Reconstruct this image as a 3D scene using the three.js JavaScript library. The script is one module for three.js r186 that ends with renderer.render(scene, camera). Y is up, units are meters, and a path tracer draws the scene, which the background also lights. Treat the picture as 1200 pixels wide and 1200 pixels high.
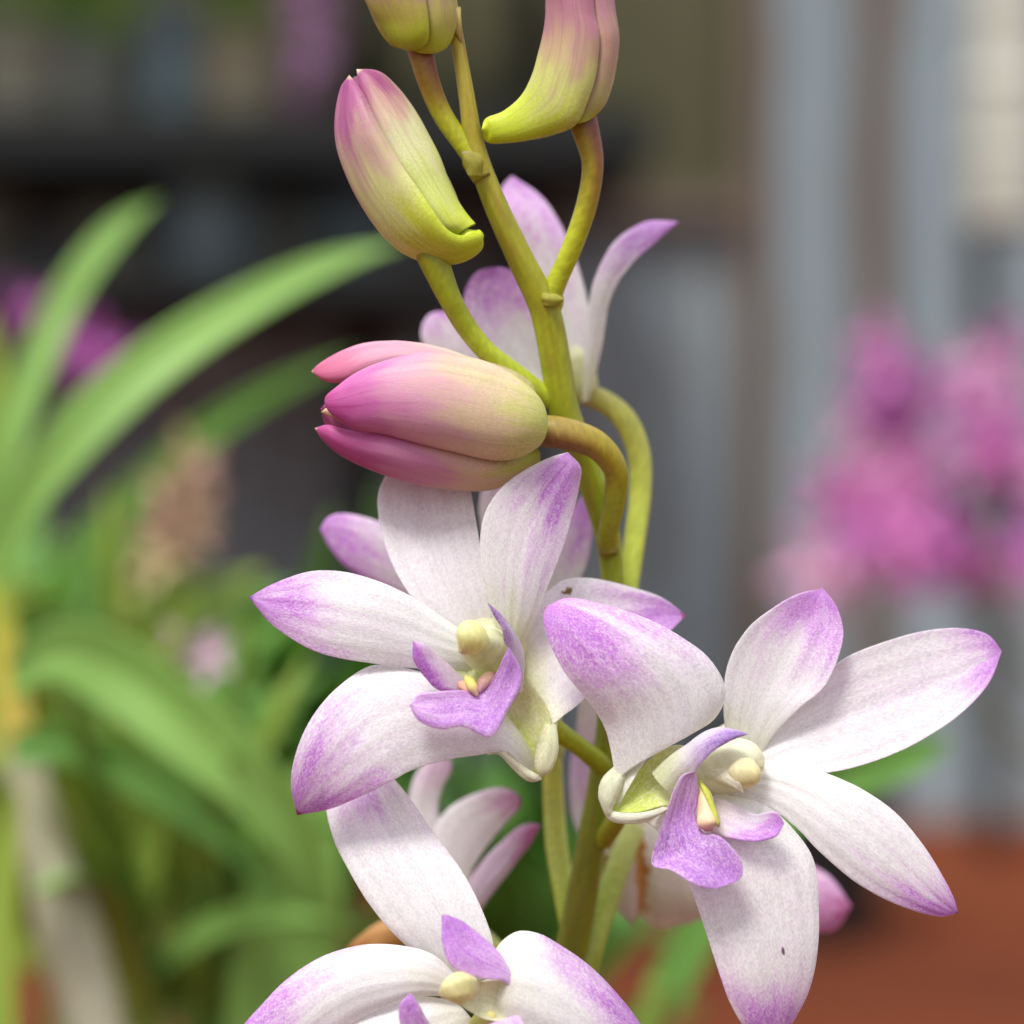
import * as THREE from 'three';
import { mergeGeometries } from 'three/addons/utils/BufferGeometryUtils.js';

// ---------------------------------------------------------------- camera, sky, sun, exposure
const H = 0.26;              // height of the lens above the paving
const DIST = 0.2;            // lens to the orchid
const scene = new THREE.Scene();
const renderer = new THREE.WebGLRenderer({ antialias: true });
renderer.toneMapping = THREE.LinearToneMapping;
renderer.toneMappingExposure = 1.58;
renderer.shadowMap.enabled = true;
const camera = new THREE.PerspectiveCamera(2 * Math.atan(0.045 / DIST) * 180 / Math.PI, 1, 0.01, 60);
camera.position.set(0, H, DIST);
camera.lookAt(0, H, 0);
camera.focus = DIST - 0.001;
camera.userData.fStop = 11.5;

{ // overcast sky: three times brighter overhead than at the horizon
  const W = 128, Hh = 64, d = new Float32Array(W * Hh * 4);
  for (let y = 0; y < Hh; y++) {
    const el = ((y + 0.5) / Hh - 0.5) * Math.PI, s = Math.max(0, Math.sin(el));
    const v = 1.0 * (1 + 2 * s) / 3;
    for (let x = 0; x < W; x++) { const i = (y * W + x) * 4; d[i] = v * 0.97; d[i + 1] = v * 1.0; d[i + 2] = v * 1.05; d[i + 3] = 1; }
  }
  const t = new THREE.DataTexture(d, W, Hh, THREE.RGBAFormat, THREE.FloatType);
  t.mapping = THREE.EquirectangularReflectionMapping; t.magFilter = THREE.LinearFilter; t.needsUpdate = true;
  scene.background = t; scene.environment = t;
}
const sun = new THREE.DirectionalLight(new THREE.Color(1, 0.97, 0.93), 2.1);
sun.position.set(-0.5, 1.6 + H, 0.9); sun.target.position.set(0, H, 0);
sun.castShadow = true; sun.shadow.radius = 34; sun.shadow.mapSize.set(2048, 2048);
Object.assign(sun.shadow.camera, { left: -1.5, right: 1.5, top: 1.5, bottom: -1.5, near: 0.1, far: 6 });
scene.add(sun, sun.target);

// ---------------------------------------------------------------- helpers
function rng(seed) { let a = seed >>> 0; return () => { a = (a + 0x6d2b79f5) | 0; let t = Math.imul(a ^ (a >>> 15), 1 | a); t = (t + Math.imul(t ^ (t >>> 7), 61 | t)) ^ t; return ((t ^ (t >>> 14)) >>> 0) / 4294967296; }; }
function hash(x, y, s) { let h = Math.imul(x | 0, 374761393) ^ Math.imul(y | 0, 668265263) ^ Math.imul(s | 0, 1274126177); h = Math.imul(h ^ (h >>> 13), 1274126177); return ((h ^ (h >>> 16)) >>> 0) / 4294967296; }
function noise(x, y, s = 0) {
  const i = Math.floor(x), j = Math.floor(y), f = x - i, g = y - j, a = f * f * (3 - 2 * f), b = g * g * (3 - 2 * g);
  return (hash(i, j, s) * (1 - a) + hash(i + 1, j, s) * a) * (1 - b) + (hash(i, j + 1, s) * (1 - a) + hash(i + 1, j + 1, s) * a) * b;
}
const fbm = (x, y, s = 0) => 0.55 * noise(x, y, s) + 0.3 * noise(x * 2.1, y * 2.1, s + 7) + 0.15 * noise(x * 4.3, y * 4.3, s + 13);
const sstep = (a, b, x) => { const t = Math.min(1, Math.max(0, (x - a) / (b - a))); return t * t * (3 - 2 * t); };
const mix = (a, b, t) => a + (b - a) * t;
const rgb = (h) => [parseInt(h.slice(1, 3), 16), parseInt(h.slice(3, 5), 16), parseInt(h.slice(5, 7), 16)];
const mix3 = (a, b, t) => [mix(a[0], b[0], t), mix(a[1], b[1], t), mix(a[2], b[2], t)];
function ramp(stops, t) { // stops [[t, '#hex'], ...]
  for (let i = 1; i < stops.length; i++) if (t <= stops[i][0]) return mix3(rgb(stops[i - 1][1]), rgb(stops[i][1]), sstep(stops[i - 1][0], stops[i][0], t));
  return rgb(stops[stops.length - 1][1]);
}
const S = 0.000075;          // metres for one unit of the drawing grid, at the orchid
// a point of the drawing grid (1200 x 1200, y down), z millimetres before (+) or behind (-) the orchid
function P([x, y, z = 0]) { const k = (DIST * 1000 - z) / (DIST * 1000); return new THREE.Vector3((x - 600) * S * k, H + (600 - y) * S * k, z / 1000); }
const scaleAt = (z) => S * (DIST * 1000 - z) / (DIST * 1000);
// read a list drawn on an enlarged window (x0, y0, enlargement)
const win = (x0, y0, f) => (list, z = 0) => list.map(([x, y, dz = 0]) => [x0 + x / f, y0 + y / f, z + dz]);

const taken = {};
function numbered(n) { taken[n] = (taken[n] ?? -1) + 1; return taken[n] ? `${n}_${String(taken[n]).padStart(3, '0')}` : n; }
function add(o, parent = scene) { parent.add(o); o.castShadow = o.receiveShadow = true; return o; }
function mesh(name, geo, mat, parent, label) { const m = new THREE.Mesh(geo, mat); m.name = parent ? name : numbered(name); if (label) m.userData.label = label; return add(m, parent ?? scene); }
function group(name, parent, label) { const g = new THREE.Group(); g.name = parent ? name : numbered(name); if (label) g.userData.label = label; (parent ?? scene).add(g); return g; }
function tag(o, label, category, grp) { o.userData.label = label; o.userData.category = category; if (grp) o.userData.group = grp; return o; }
function structure(o) { o.userData.kind = 'structure'; return o; }

// A curved blade with real thickness between two edge curves. L, R: lists of grid points, base first, tip last.
function blade(L, R, o = {}) {
  const { N = 40, M = 20, bulge = 0.1, round = false, thick = 0.32, ripple = 0.05, seed = 1, vein = 0, out = null, bow = 0, edgeCurl = 0, flute = 0.03, ragged = 0.07 } = o;
  const cl = new THREE.CatmullRomCurve3(L.map(P), false, 'centripetal'), cr = new THREE.CatmullRomCurve3(R.map(P), false, 'centripetal');
  const ring = 2 * M, pos = [], uv = [], idx = [];
  const Ls = [], Rs = [];
  for (let i = 0; i <= N; i++) { const t = i / N, l = cl.getPoint(t), q = cr.getPoint(t), w = q.clone().sub(l), e = ragged * 0.001 * Math.sin(Math.PI * Math.min(1, t * 1.02)); if (w.length() > 0.0012) { w.normalize(); const j = (k) => e * ((noise(t * 7, k, seed) - 0.5) * 2 + (noise(t * 22, k, seed + 5) - 0.5) * 0.8); l.addScaledVector(w, j(1.5)); q.addScaledVector(w, j(8.5)); } Ls.push(l); Rs.push(q); }
  const mids = Ls.map((l, i) => l.clone().add(Rs[i]).multiplyScalar(0.5));
  let maxW = 0; Ls.forEach((l, i) => { maxW = Math.max(maxW, l.distanceTo(Rs[i])); });
  const Ns = [];
  for (let i = 0; i <= N; i++) {
    const T = mids[Math.min(N, i + 1)].clone().sub(mids[Math.max(0, i - 1)]), Wv = Rs[i].clone().sub(Ls[i]);
    let n = T.cross(Wv);
    if (Wv.length() < maxW * 0.04 || n.lengthSq() < 1e-18) n = Ns.length ? Ns[Ns.length - 1].clone() : new THREE.Vector3(0, 0, 1);
    n.normalize();
    const ref = out ? new THREE.Vector3(...out) : (Ns.length ? Ns[Ns.length - 1] : new THREE.Vector3(0, 0, 1));
    if (n.dot(ref) < 0) n.negate();
    Ns.push(n);
  }
  for (let pass = 0; pass < 3; pass++) for (let i = 1; i < N; i++) Ns[i] = Ns[i - 1].clone().add(Ns[i]).add(Ns[i + 1]).normalize();
  for (let i = 0; i <= N; i++) {
    const t = i / N, w = Ls[i].distanceTo(Rs[i]);
    for (let k = 0; k < ring; k++) {
      const top = k <= M, s = top ? k / M : (ring - k) / M, v = (1 - Math.cos(Math.PI * s)) / 2, c = 2 * v - 1;
      const prof = round ? Math.sqrt(Math.max(0, 1 - c * c)) : 1 - c * c;
      let h = bulge * w * prof - vein * 0.001 * Math.exp(-c * c * 60) * sstep(0, 0.15, t) * sstep(1, 0.8, t);
      h += bow * 0.001 * Math.sin(Math.PI * t) - edgeCurl * 0.001 * Math.pow(Math.abs(c), 4);
      if (!round) h += flute * 0.001 * Math.min(1, w / (0.5 * maxW)) * sstep(1, 0.7, t) * Math.sin(c * 15 + seed) * (0.4 + noise(t * 3, c * 3, seed + 9));
      h += ripple * 0.001 * Math.min(1, w / (0.5 * maxW)) * ((noise(t * 5, v * 3 + seed * 3.1, seed) - 0.5) * 2 + Math.abs(c) * Math.sin(t * 11 + seed * 2 + (c > 0 ? 1.7 : 0)));
      const th = thick * 0.0005 * Math.sqrt(Math.max(0, 1 - Math.pow(c, 8))) * Math.min(1, 0.15 + w / (0.35 * maxW));
      const p = Ls[i].clone().lerp(Rs[i], v).addScaledVector(Ns[i], h + (top ? th : -th));
      pos.push(p.x, p.y, p.z); uv.push(v, t);
    }
  }
  for (let i = 0; i < N; i++) for (let k = 0; k < ring; k++) {
    const a = i * ring + k, b = i * ring + (k + 1) % ring, c = a + ring, d = b + ring;
    idx.push(a, b, d, a, d, c);
  }
  const g = new THREE.BufferGeometry();
  g.setAttribute('position', new THREE.Float32BufferAttribute(pos, 3)); g.setAttribute('uv', new THREE.Float32BufferAttribute(uv, 2)); g.setIndex(idx);
  // face outward: the first half of the ring looks along +normal
  const A = new THREE.Vector3().fromArray(pos, (Math.floor(N / 2) * ring + Math.floor(M / 2)) * 3), B = new THREE.Vector3().fromArray(pos, (Math.floor(N / 2) * ring + Math.floor(M / 2) + 1) * 3), C = new THREE.Vector3().fromArray(pos, ((Math.floor(N / 2) + 1) * ring + Math.floor(M / 2)) * 3);
  const fn = B.clone().sub(A).cross(C.clone().sub(A));
  if (fn.dot(Ns[Math.floor(N / 2)]) < 0) for (let q = 0; q < idx.length; q += 3) { const e = idx[q + 1]; idx[q + 1] = idx[q + 2]; idx[q + 2] = e; }
  g.setIndex(idx); g.computeVertexNormals();
  return g;
}
// A round body along a path: points [x, y, z, radius in grid units, flattening]; shape(theta, t) scales the radius, paint(t, theta) -> srgb
function body(pts, o = {}) {
  const { N = 48, M = 20, shape = () => 1, paint = null, flat = 1, seed = 3, grain = 0.06 } = o;
  const c = new THREE.CatmullRomCurve3(pts.map(P), false, 'centripetal');
  const rad = pts.map((p) => p[3] * scaleAt(p[2]));
  const pos = [], uv = [], col = [], idx = [];
  const tan = (t) => c.getTangent(Math.min(0.9999, Math.max(0.0001, t)));
  let side = new THREE.Vector3(0, 0, 1).cross(tan(0)); if (side.lengthSq() < 1e-6) side.set(1, 0, 0); side.normalize();
  const C = new THREE.Color();
  for (let i = 0; i <= N; i++) {
    const t = i / N, T = tan(t); side.addScaledVector(T, -side.dot(T)).normalize();
    const up = T.clone().cross(side).normalize(), p = c.getPoint(t);
    const q = t * (pts.length - 1), j = Math.min(pts.length - 2, Math.floor(q)), f = q - j;
    const r0 = rad[Math.max(0, j - 1)], r1 = rad[j], r2 = rad[j + 1], r3 = rad[Math.min(pts.length - 1, j + 2)];
    const r = Math.max(1e-6, 0.5 * (2 * r1 + (r2 - r0) * f + (2 * r0 - 5 * r1 + 4 * r2 - r3) * f * f + (3 * r1 - r0 - 3 * r2 + r3) * f * f * f));
    for (let k = 0; k <= M; k++) {
      const th = k / M * Math.PI * 2, rr = r * shape(th, t);
      const v = p.clone().addScaledVector(side, Math.cos(th) * rr).addScaledVector(up, Math.sin(th) * rr * flat);
      pos.push(v.x, v.y, v.z); uv.push(k / M, t);
      if (paint) { const n = 1 + grain * (noise(t * 60, Math.cos(th) * 6 + seed, seed) - 0.5) * 2 + grain * (hash(i, k % M, seed) - 0.5); const a = paint(t, th); C.setRGB(a[0] / 255 * n, a[1] / 255 * n, a[2] / 255 * n, THREE.SRGBColorSpace); col.push(C.r, C.g, C.b); }
    }
  }
  const ring = M + 1;
  for (let i = 0; i < N; i++) for (let k = 0; k < M; k++) { const a = i * ring + k, b = a + 1, e = a + ring, d = e + 1; idx.push(a, b, d, a, d, e); }
  for (const [row, flip] of [[0, true], [N, false]]) {
    const cpt = c.getPoint(row / N), ci = pos.length / 3; pos.push(cpt.x, cpt.y, cpt.z); uv.push(0.5, row / N);
    if (paint) col.push(...col.slice(row * ring * 3, row * ring * 3 + 3));
    for (let k = 0; k < M; k++) { const a = row * ring + k; flip ? idx.push(ci, a + 1, a) : idx.push(ci, a, a + 1); }
  }
  const g = new THREE.BufferGeometry();
  g.setAttribute('position', new THREE.Float32BufferAttribute(pos, 3)); g.setAttribute('uv', new THREE.Float32BufferAttribute(uv, 2));
  if (paint) g.setAttribute('color', new THREE.Float32BufferAttribute(col, 3));
  g.setIndex(idx); g.computeVertexNormals();
  const nr = g.attributes.normal; // close the seam
  for (let i = 0; i <= N; i++) { const a = i * ring, b = a + M, x = nr.getX(a) + nr.getX(b), y = nr.getY(a) + nr.getY(b), z = nr.getZ(a) + nr.getZ(b), l = Math.hypot(x, y, z) || 1; nr.setXYZ(a, x / l, y / l, z / l); nr.setXYZ(b, x / l, y / l, z / l); }
  return g;
}
function paintTexture(w, h, f) { // f(v across, u along, x, y) -> srgb 0..255
  const d = new Uint8Array(w * h * 4);
  for (let y = 0; y < h; y++) for (let x = 0; x < w; x++) { const c = f((x + 0.5) / w, (y + 0.5) / h, x, y), i = (y * w + x) * 4; for (let k = 0; k < 3; k++) d[i + k] = Math.max(0, Math.min(255, c[k])); d[i + 3] = 255; }
  const t = new THREE.DataTexture(d, w, h, THREE.RGBAFormat); t.colorSpace = THREE.SRGBColorSpace; t.magFilter = THREE.LinearFilter; t.minFilter = THREE.LinearFilter; t.needsUpdate = true; return t;
}
function bumpTexture(w, h, f) { const t = paintTexture(w, h, (a, b, x, y) => { const v = 255 * f(a, b, x, y); return [v, v, v]; }); t.colorSpace = THREE.NoColorSpace; t.wrapS = t.wrapT = THREE.RepeatWrapping; return t; }
const cellBump = bumpTexture(256, 256, (a, b, x, y) => 0.5 * hash(x >> 1, y >> 1, 5) + 0.5 * noise(x / 3, y / 3, 9));
const WHITE = '#fbfaf9', LILAC = '#e4abee', DEEP = '#d48ee4', GREENISH = '#f2f4c8';
let seedNo = 100;
// petal tissue: pigment thickens towards the tip in streaks and single cells
function petalMat(o = {}) {
  const { white = WHITE, tip = LILAC, deep = DEEP, start = 0.45, amt = 0.9, streak = 0.35, rim = 0.5, base = GREENISH, baseEnd = 0.3, baseAmt = 0.5, all = 0.02, through = 0.4, w = 192, h = 288, spots = null, tipSpot = null, rough = 0.48, skew = 0, mottle = 1.4 } = o;
  const s = seedNo++;
  const A = rgb(white), B = rgb(tip), D = rgb(deep), G = rgb(base);
  const map = paintTexture(w, h, (v, u, x, y) => {
    const c = 2 * v - 1, n1 = fbm(v * 4, u * 5, s), st = fbm(v * 16 + n1 * 1.5, u * 3.2, s + 3);
    const uu = u + 0.42 * (n1 - 0.5) + skew * c;
    let p = amt * sstep(start, 1.02, uu) + all;
    p += streak * Math.max(0, st - 0.42) * 1.8 * sstep(start - 0.3, start + 0.35, uu);
    p *= 1 - rim * Math.pow(Math.abs(c), 5);
    const g = 0.35 * hash(x, y, s) + 0.65 * hash(x >> 1, y >> 1, s + 1);
    p = Math.min(1, Math.max(0, p * (1 + mottle * 1.0 * (g - 0.5)) + mottle * 0.2 * (g - 0.5) * sstep(0.15, 0.6, u)));
    let k = p < 0.8 ? mix3(A, B, p / 0.8) : mix3(B, D, (p - 0.8) / 0.2);
    k = mix3(k, G, baseAmt * sstep(baseEnd, 0, u + 0.2 * (n1 - 0.5)));
    const vein = 1 - 0.02 * sstep(0.55, 0.7, noise(v * 26, u * 2, s + 5)), l = vein * (1 + mottle * 0.07 * (hash(x >> 1, y >> 1, s + 11) - 0.5));
    k = k.map((q) => q * l);
    if (tipSpot && u > 0.965) k = mix3(k, rgb(tipSpot), sstep(0.965, 0.985, u) * 0.8);
    if (spots) for (const [sv, su, rv, ru, hex] of spots) { const q = Math.hypot((v - sv) / rv, (u - su) / ru) + 0.9 * (noise(x / 4, y / 4, s) - 0.5); k = mix3(k, rgb(hex), sstep(1, 0.55, q)); }
    return k;
  });
  const m = new THREE.MeshPhysicalMaterial({ map, roughness: rough, transmission: through, thickness: 0, ior: 1.4, side: THREE.DoubleSide, specularIntensity: 0.6 });
  m.bumpMap = cellBump; m.bumpScale = 0.000018;
  return m;
}
const fleshMat = (o = {}) => new THREE.MeshPhysicalMaterial({ vertexColors: true, roughness: o.rough ?? 0.5, specularIntensity: 0.7, bumpMap: cellBump, bumpScale: o.bump ?? 0.00003, ...(o.through ? { transmission: o.through, thickness: 0 } : {}) });
const FLESH = fleshMat(), WAXY = fleshMat({ rough: 0.36, bump: 0.00001 }), SOFT = fleshMat({ rough: 0.5, through: 0.35 });

// ================================================================ the orchid spray
const spray = tag(group('orchid_spray'), 'sharp pink and white orchid spray with open flowers and closed buds on one olive stem', 'orchid');

{ // stem, leaning back towards its lower end and running down out of view
  const g = body([[505, -110, -2, 7], [520, -40, -2, 7.5], [534, 38, -2, 8], [547, 115, -2, 9.5], [556, 170, -2.5, 12], [577, 230, -3, 13.5], [612, 307, -4, 15.5], [638, 362, -5, 17.5], [651, 425, -6, 18], [662, 486, -7, 18], [692, 560, -9, 17], [712, 628, -10.5, 15], [718, 680, -11, 13], [719, 760, -11.5, 14], [714, 850, -12, 15], [704, 920, -12.5, 16], [692, 990, -13, 17], [680, 1060, -14, 18], [667, 1125, -15, 19], [645, 1260, -18, 22], [600, 1700, -26, 34], [560, 2400, -36, 52], [540, 3400, -46, 62], [530, 3690, -48, 62]], {
    N: 320, M: 24, grain: 0.07,
    shape: (th, t) => 1 + 0.03 * Math.sin(th * 5 + t * 20) + 0.02 * noise(t * 120, th * 2, 4),
    paint: (t, th) => { const c = ramp([[0, '#b09a50'], [0.12, '#aa9c3a'], [0.3, '#9ea02a'], [0.5, '#94a02a'], [0.6, '#889428'], [0.75, '#7f8426'], [1, '#848a38']], t); const n = fbm(t * 40, th * 1.5, 8); return mix3(c, rgb('#8d6a3a'), sstep(0.55, 0.8, n) * 0.3); },
  });
  mesh('stem', g, WAXY, spray);
}
const GREEN1 = [[0, '#9a7a4a'], [0.3, '#a0922e'], [1, '#b2bb2c']];
function pedicel(pts, stops, o = {}) {
  return mesh('flower_stalk', body(pts, { N: 60, M: 18, paint: (t, th) => mix3(ramp(stops, t), rgb('#74343c'), (o.red ?? 0) * sstep(0.3, 1, Math.cos(th - (o.turn ?? 0))) * sstep(0.7, 0.1, t)), shape: (th, t) => 1 + 0.035 * Math.sin(th * 3 + 1), seed: o.seed ?? 3 }), WAXY, o.parent ?? spray);
}
pedicel([[478, 20, -1.5, 16], [491, 57, -1.5, 15], [502, 96, -1.5, 13], [518, 134, -2, 12], [542, 169, -2.4, 11.5], [558, 190, -2.6, 12]], [[0, '#8a5340'], [0.35, '#9a7a30'], [0.7, '#b5b92e'], [1, '#aab02e']], { red: 0.9, turn: 0.5 });
pedicel([[676, 110, -3, 15], [684, 146, -3, 16.5], [694, 190, -3, 13], [688, 236, -3.4, 12.5], [671, 287, -4, 12], [654, 326, -4.6, 12], [643, 352, -5, 13]], [[0, '#93683c'], [0.4, '#a89a2c'], [0.7, '#b9c22e'], [1, '#aeb530']], { red: 0.85, turn: 0.5, seed: 4 });
pedicel([[494, 280, -1, 15], [508, 307, -1, 17], [527, 350, -1.5, 13.5], [546, 383, -2.5, 12.5], [570, 412, -3.5, 12], [606, 440, -5, 12], [640, 465, -6.5, 11.5], [656, 474, -7, 11]], [[0, '#7f7a20'], [0.3, '#99a326'], [0.6, '#bcca38'], [1, '#b7c634']], { seed: 5 });
pedicel([[612, 506, -3, 17], [640, 506, -3, 19], [668, 510, -3, 18.5], [700, 523, -3.5, 17], [721, 551, -4.5, 14.5], [720, 587, -6, 13], [713, 622, -8, 12], [712, 645, -10, 12]], [[0, '#96824a'], [0.25, '#96803a'], [0.5, '#9f9028'], [0.75, '#9da428'], [1, '#999a28']], { red: 0.5, turn: 2.6, seed: 6 });
pedicel([[682, 462, -19, 12], [706, 470, -18.5, 13], [732, 492, -18, 14], [748, 530, -17.5, 13.5], [750, 575, -17, 13], [744, 630, -16, 12.5], [736, 690, -15, 12], [728, 770, -13.5, 12], [716, 850, -12.5, 12]], [[0, '#b3a860'], [0.3, '#b8b850'], [0.6, '#c0cc50'], [1, '#b4c040']], { seed: 7 });
pedicel([[636, 842, -5, 12], [655, 858, -6.5, 12], [680, 876, -9, 11], [708, 898, -12, 13]], [[0, '#bcc840'], [0.5, '#a7b62c'], [1, '#9aa52a']], { seed: 8 });
pedicel([[735, 935, -5, 13], [728, 950, -8, 12], [706, 985, -12.5, 12]], [[0, '#bcc840'], [1, '#98a02a']], { seed: 9 });
pedicel([[647, 880, -18, 11], [648, 930, -18.5, 12], [652, 990, -18, 13], [660, 1040, -17, 13], [668, 1090, -15.5, 12]], [[0, '#c8d060'], [0.6, '#c0cc60'], [1, '#a8b83c']], { seed: 10 });
pedicel([[742, 970, -22, 14], [726, 1010, -20, 14], [708, 1060, -18, 15], [690, 1120, -16, 15], [672, 1190, -16, 14]], [[0, '#c0c870'], [0.5, '#a8b850'], [1, '#98a83a']], { seed: 11 });
pedicel([[572, 1160, -8, 13], [600, 1200, -12, 13], [648, 1262, -18, 13]], [[0, '#bcc840'], [1, '#98a02a']], { seed: 12 });
// nodes and the small dry bracts that hug them
function node(x, y, z, r, tx, ty, hex) {
  mesh('stem_node', body([[x - tx * 0.45, y - ty * 0.45, z, r * 0.9], [x - tx * 0.3, y - ty * 0.3, z, r * 1.0], [x, y, z, r * 1.06], [x + tx * 0.4, y + ty * 0.4, z, r * 1.02], [x + tx, y + ty, z, r * 0.9]], { N: 14, M: 20, paint: (t, th) => mix3(rgb(hex), rgb('#8a7a3a'), 0.2 * noise(th * 3, t * 4, 6)), grain: 0.15 }), FLESH, spray);
}
node(557, 190, -2.6, 14, 10, 20, '#a89c38'); node(645, 352, -5, 15, -4, 18, '#aaa634'); node(712, 632, -9.4, 12.8, 2, 18, '#8c8430');
mesh('bract', blade([[548, 205, -1], [545, 195, -0.8], [542, 184, -0.8], [541, 178, -1]], [[566, 205, -1], [566, 190, -0.8], [560, 180, -0.8], [541, 178, -1]], { N: 14, M: 10, round: true, bulge: 0.25, thick: 0.2 }), petalMat({ white: '#a9a344', tip: '#968e3c', start: 0.2, amt: 0.7, baseAmt: 0.3, base: '#9aa030', w: 48, h: 48, through: 0.1 }), spray);
mesh('bract', blade([[636, 356, -3.6], [634, 350, -3.4], [634, 343, -3.6]], [[656, 358, -3.6], [660, 350, -3.4], [634, 343, -3.6]], { N: 14, M: 10, round: true, bulge: 0.25, thick: 0.2 }), petalMat({ white: '#b0b048', tip: '#98903c', start: 0.2, amt: 0.6, baseAmt: 0.3, base: '#9aa030', w: 48, h: 48, through: 0.1 }), spray);
mesh('bract', blade([[522, 24, -1.6], [530, 34, -1.2], [538, 48, -1.4], [541, 58, -1.8]], [[540, 8, -1.6], [541, 26, -1.2], [542, 44, -1.5], [541, 58, -1.8]], { N: 14, M: 8, round: true, bulge: 0.2, thick: 0.2 }), petalMat({ white: '#c0ac68', tip: '#a88a50', start: 0.2, amt: 0.6, baseAmt: 0.2, w: 48, h: 48, through: 0.1 }), spray);

// ---------------------------------------------------------------- buds
const budPaint = (stops, o = {}) => petalTexMat(stops, o);
function petalTexMat(stops, o = {}) { // bud tissue: colour stops along the sepal with streaks and grain
  const s = seedNo++, { streaks = 0.1, w = 160, h = 256, tipSpot = null } = o;
  const map = paintTexture(w, h, (v, u, x, y) => {
    const n = fbm(v * 5, u * 5, s), st = fbm(v * 22 + n, u * 2.4, s + 2), g = 0.5 * hash(x, y, s) + 0.5 * hash(x >> 1, y >> 1, s + 4);
    let k = ramp(stops, Math.min(1, Math.max(0, u + 0.28 * (n - 0.5) + streaks * 0.35 * (st - 0.5) + 0.12 * (g - 0.5) + (o.skew ?? 0) * (v - 0.5))));
    if (tipSpot) k = mix3(k, rgb(tipSpot), sstep(0.955, 0.985, u + 0.02 * (g - 0.5)));
    const l = 1 + 0.13 * (g - 0.5) - 0.045 * sstep(0.55, 0.75, st); return k.map((q) => q * l);
  });
  return new THREE.MeshPhysicalMaterial({ map, roughness: 0.5, specularIntensity: 0.6, side: THREE.DoubleSide, bumpMap: cellBump, bumpScale: 0.00001, transmission: 0.12, thickness: 0 });
}
const PINKY = [[0, '#c9d63c'], [0.22, '#d6d788'], [0.45, '#dcb8a4'], [0.68, '#d790b8'], [1, '#c8569c']];
{ // the large half-open bud lying across the stem
  const bud = group('bud', spray, 'large pink bud with parting sepals'), z = win(360, 380, 4);
  mesh('bud_core', body([[626, 502, -4, 12], [618, 500, -4, 40], [600, 495, -4, 56], [560, 488, -4, 66], [500, 486, -4, 62], [440, 486, -4, 46], [400, 486, -4, 26], [382, 484, -4, 6]], { N: 50, M: 28, flat: 0.92, paint: (t) => ramp([[0, '#c9d63c'], [0.3, '#d8c88a'], [0.6, '#d59ab4'], [1, '#b8508c']], t) }), SOFT, bud);
  mesh('sepal', blade(z([[1050, 460, -3], [1050, 345, -1], [985, 255], [880, 190], [740, 150], [560, 130], [420, 155], [300, 190], [190, 250], [120, 310], [85, 352, -1]], 0), z([[1050, 510, -3], [1050, 580, -1], [990, 628], [880, 640], [740, 615], [600, 580], [470, 545], [340, 515], [220, 495], [140, 440], [85, 352, -1]], 0), { bulge: 0.34, round: true, out: [0, 0, 1], N: 60, M: 30, thick: 0.5, seed: 3 }), petalTexMat([[0, '#c6d634'], [0.15, '#d0d278'], [0.34, '#dcc2a4'], [0.56, '#dba0b8'], [0.78, '#cf6cae'], [1, '#b8408a']], { tipSpot: '#cfa080' }), bud);
  mesh('sepal', blade(z([[1060, 560, -3], [960, 610, -1], [840, 628], [700, 600, 0.3], [560, 565, 0.6], [420, 530, 0.6], [300, 508, 0.5], [180, 492], [90, 472, -0.6], [36, 487, -1.4]], -0.6), z([[1050, 640, -5], [960, 705, -4], [860, 748, -3.5], [720, 752, -3], [570, 738, -2.6], [430, 710, -2.3], [300, 668, -2], [180, 610, -1.8], [95, 545, -1.6], [36, 487, -1.4]], -0.6), { bulge: 0.3, round: true, N: 60, M: 24, thick: 0.5, seed: 4 }), petalTexMat([[0, '#bccb4a'], [0.25, '#d8b8a0'], [0.5, '#d088b0'], [0.75, '#c45f9c'], [1, '#b84588']], { tipSpot: '#d8b090' }), bud);
  mesh('sepal', blade(z([[760, 160, -3], [640, 120, -3], [520, 100, -3], [400, 92, -3], [280, 95, -3], [180, 120, -3], [90, 170, -3], [20, 222, -3.4]], 0), z([[760, 240, -2], [640, 200, -1.8], [520, 190, -1.4], [400, 195, -1.2], [280, 230, -1.2], [200, 270, -1.6], [90, 272, -2.4], [20, 222, -3.4]], 0), { bulge: 0.25, round: true, N: 50, M: 20, thick: 0.5, seed: 5 }), petalTexMat([[0, '#e0d0b8'], [0.4, '#e0a4b8'], [0.75, '#d87a9c'], [1, '#d06a90']], { tipSpot: '#e6c8a0' }), bud);
  mesh('petal_tip', blade(z([[260, 400, -1.8], [160, 370, -1.6], [100, 385, -1.4], [66, 412, -1.6]], -0.8), z([[260, 500, -1.8], [190, 480, -1.6], [120, 440, -1.4], [66, 412, -1.6]], -0.8), { bulge: 0.2, N: 20, M: 10, thick: 0.5, seed: 6 }), petalTexMat([[0, '#d8a0b0'], [0.6, '#e0c0a0'], [1, '#d8c090']], { w: 64, h: 64 }), bud);
  mesh('sepal', blade([[620, 480, -9], [560, 440, -9], [480, 440, -8.6], [400, 460, -7], [376, 480, -5]], [[620, 530, -9], [560, 555, -9], [480, 550, -8.6], [400, 520, -7], [376, 480, -5]], { bulge: 0.2, round: true, out: [0, 0, -1], N: 30, M: 16, thick: 0.5, seed: 7 }), petalTexMat(PINKY, { w: 64, h: 96 }), bud);
}
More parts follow.
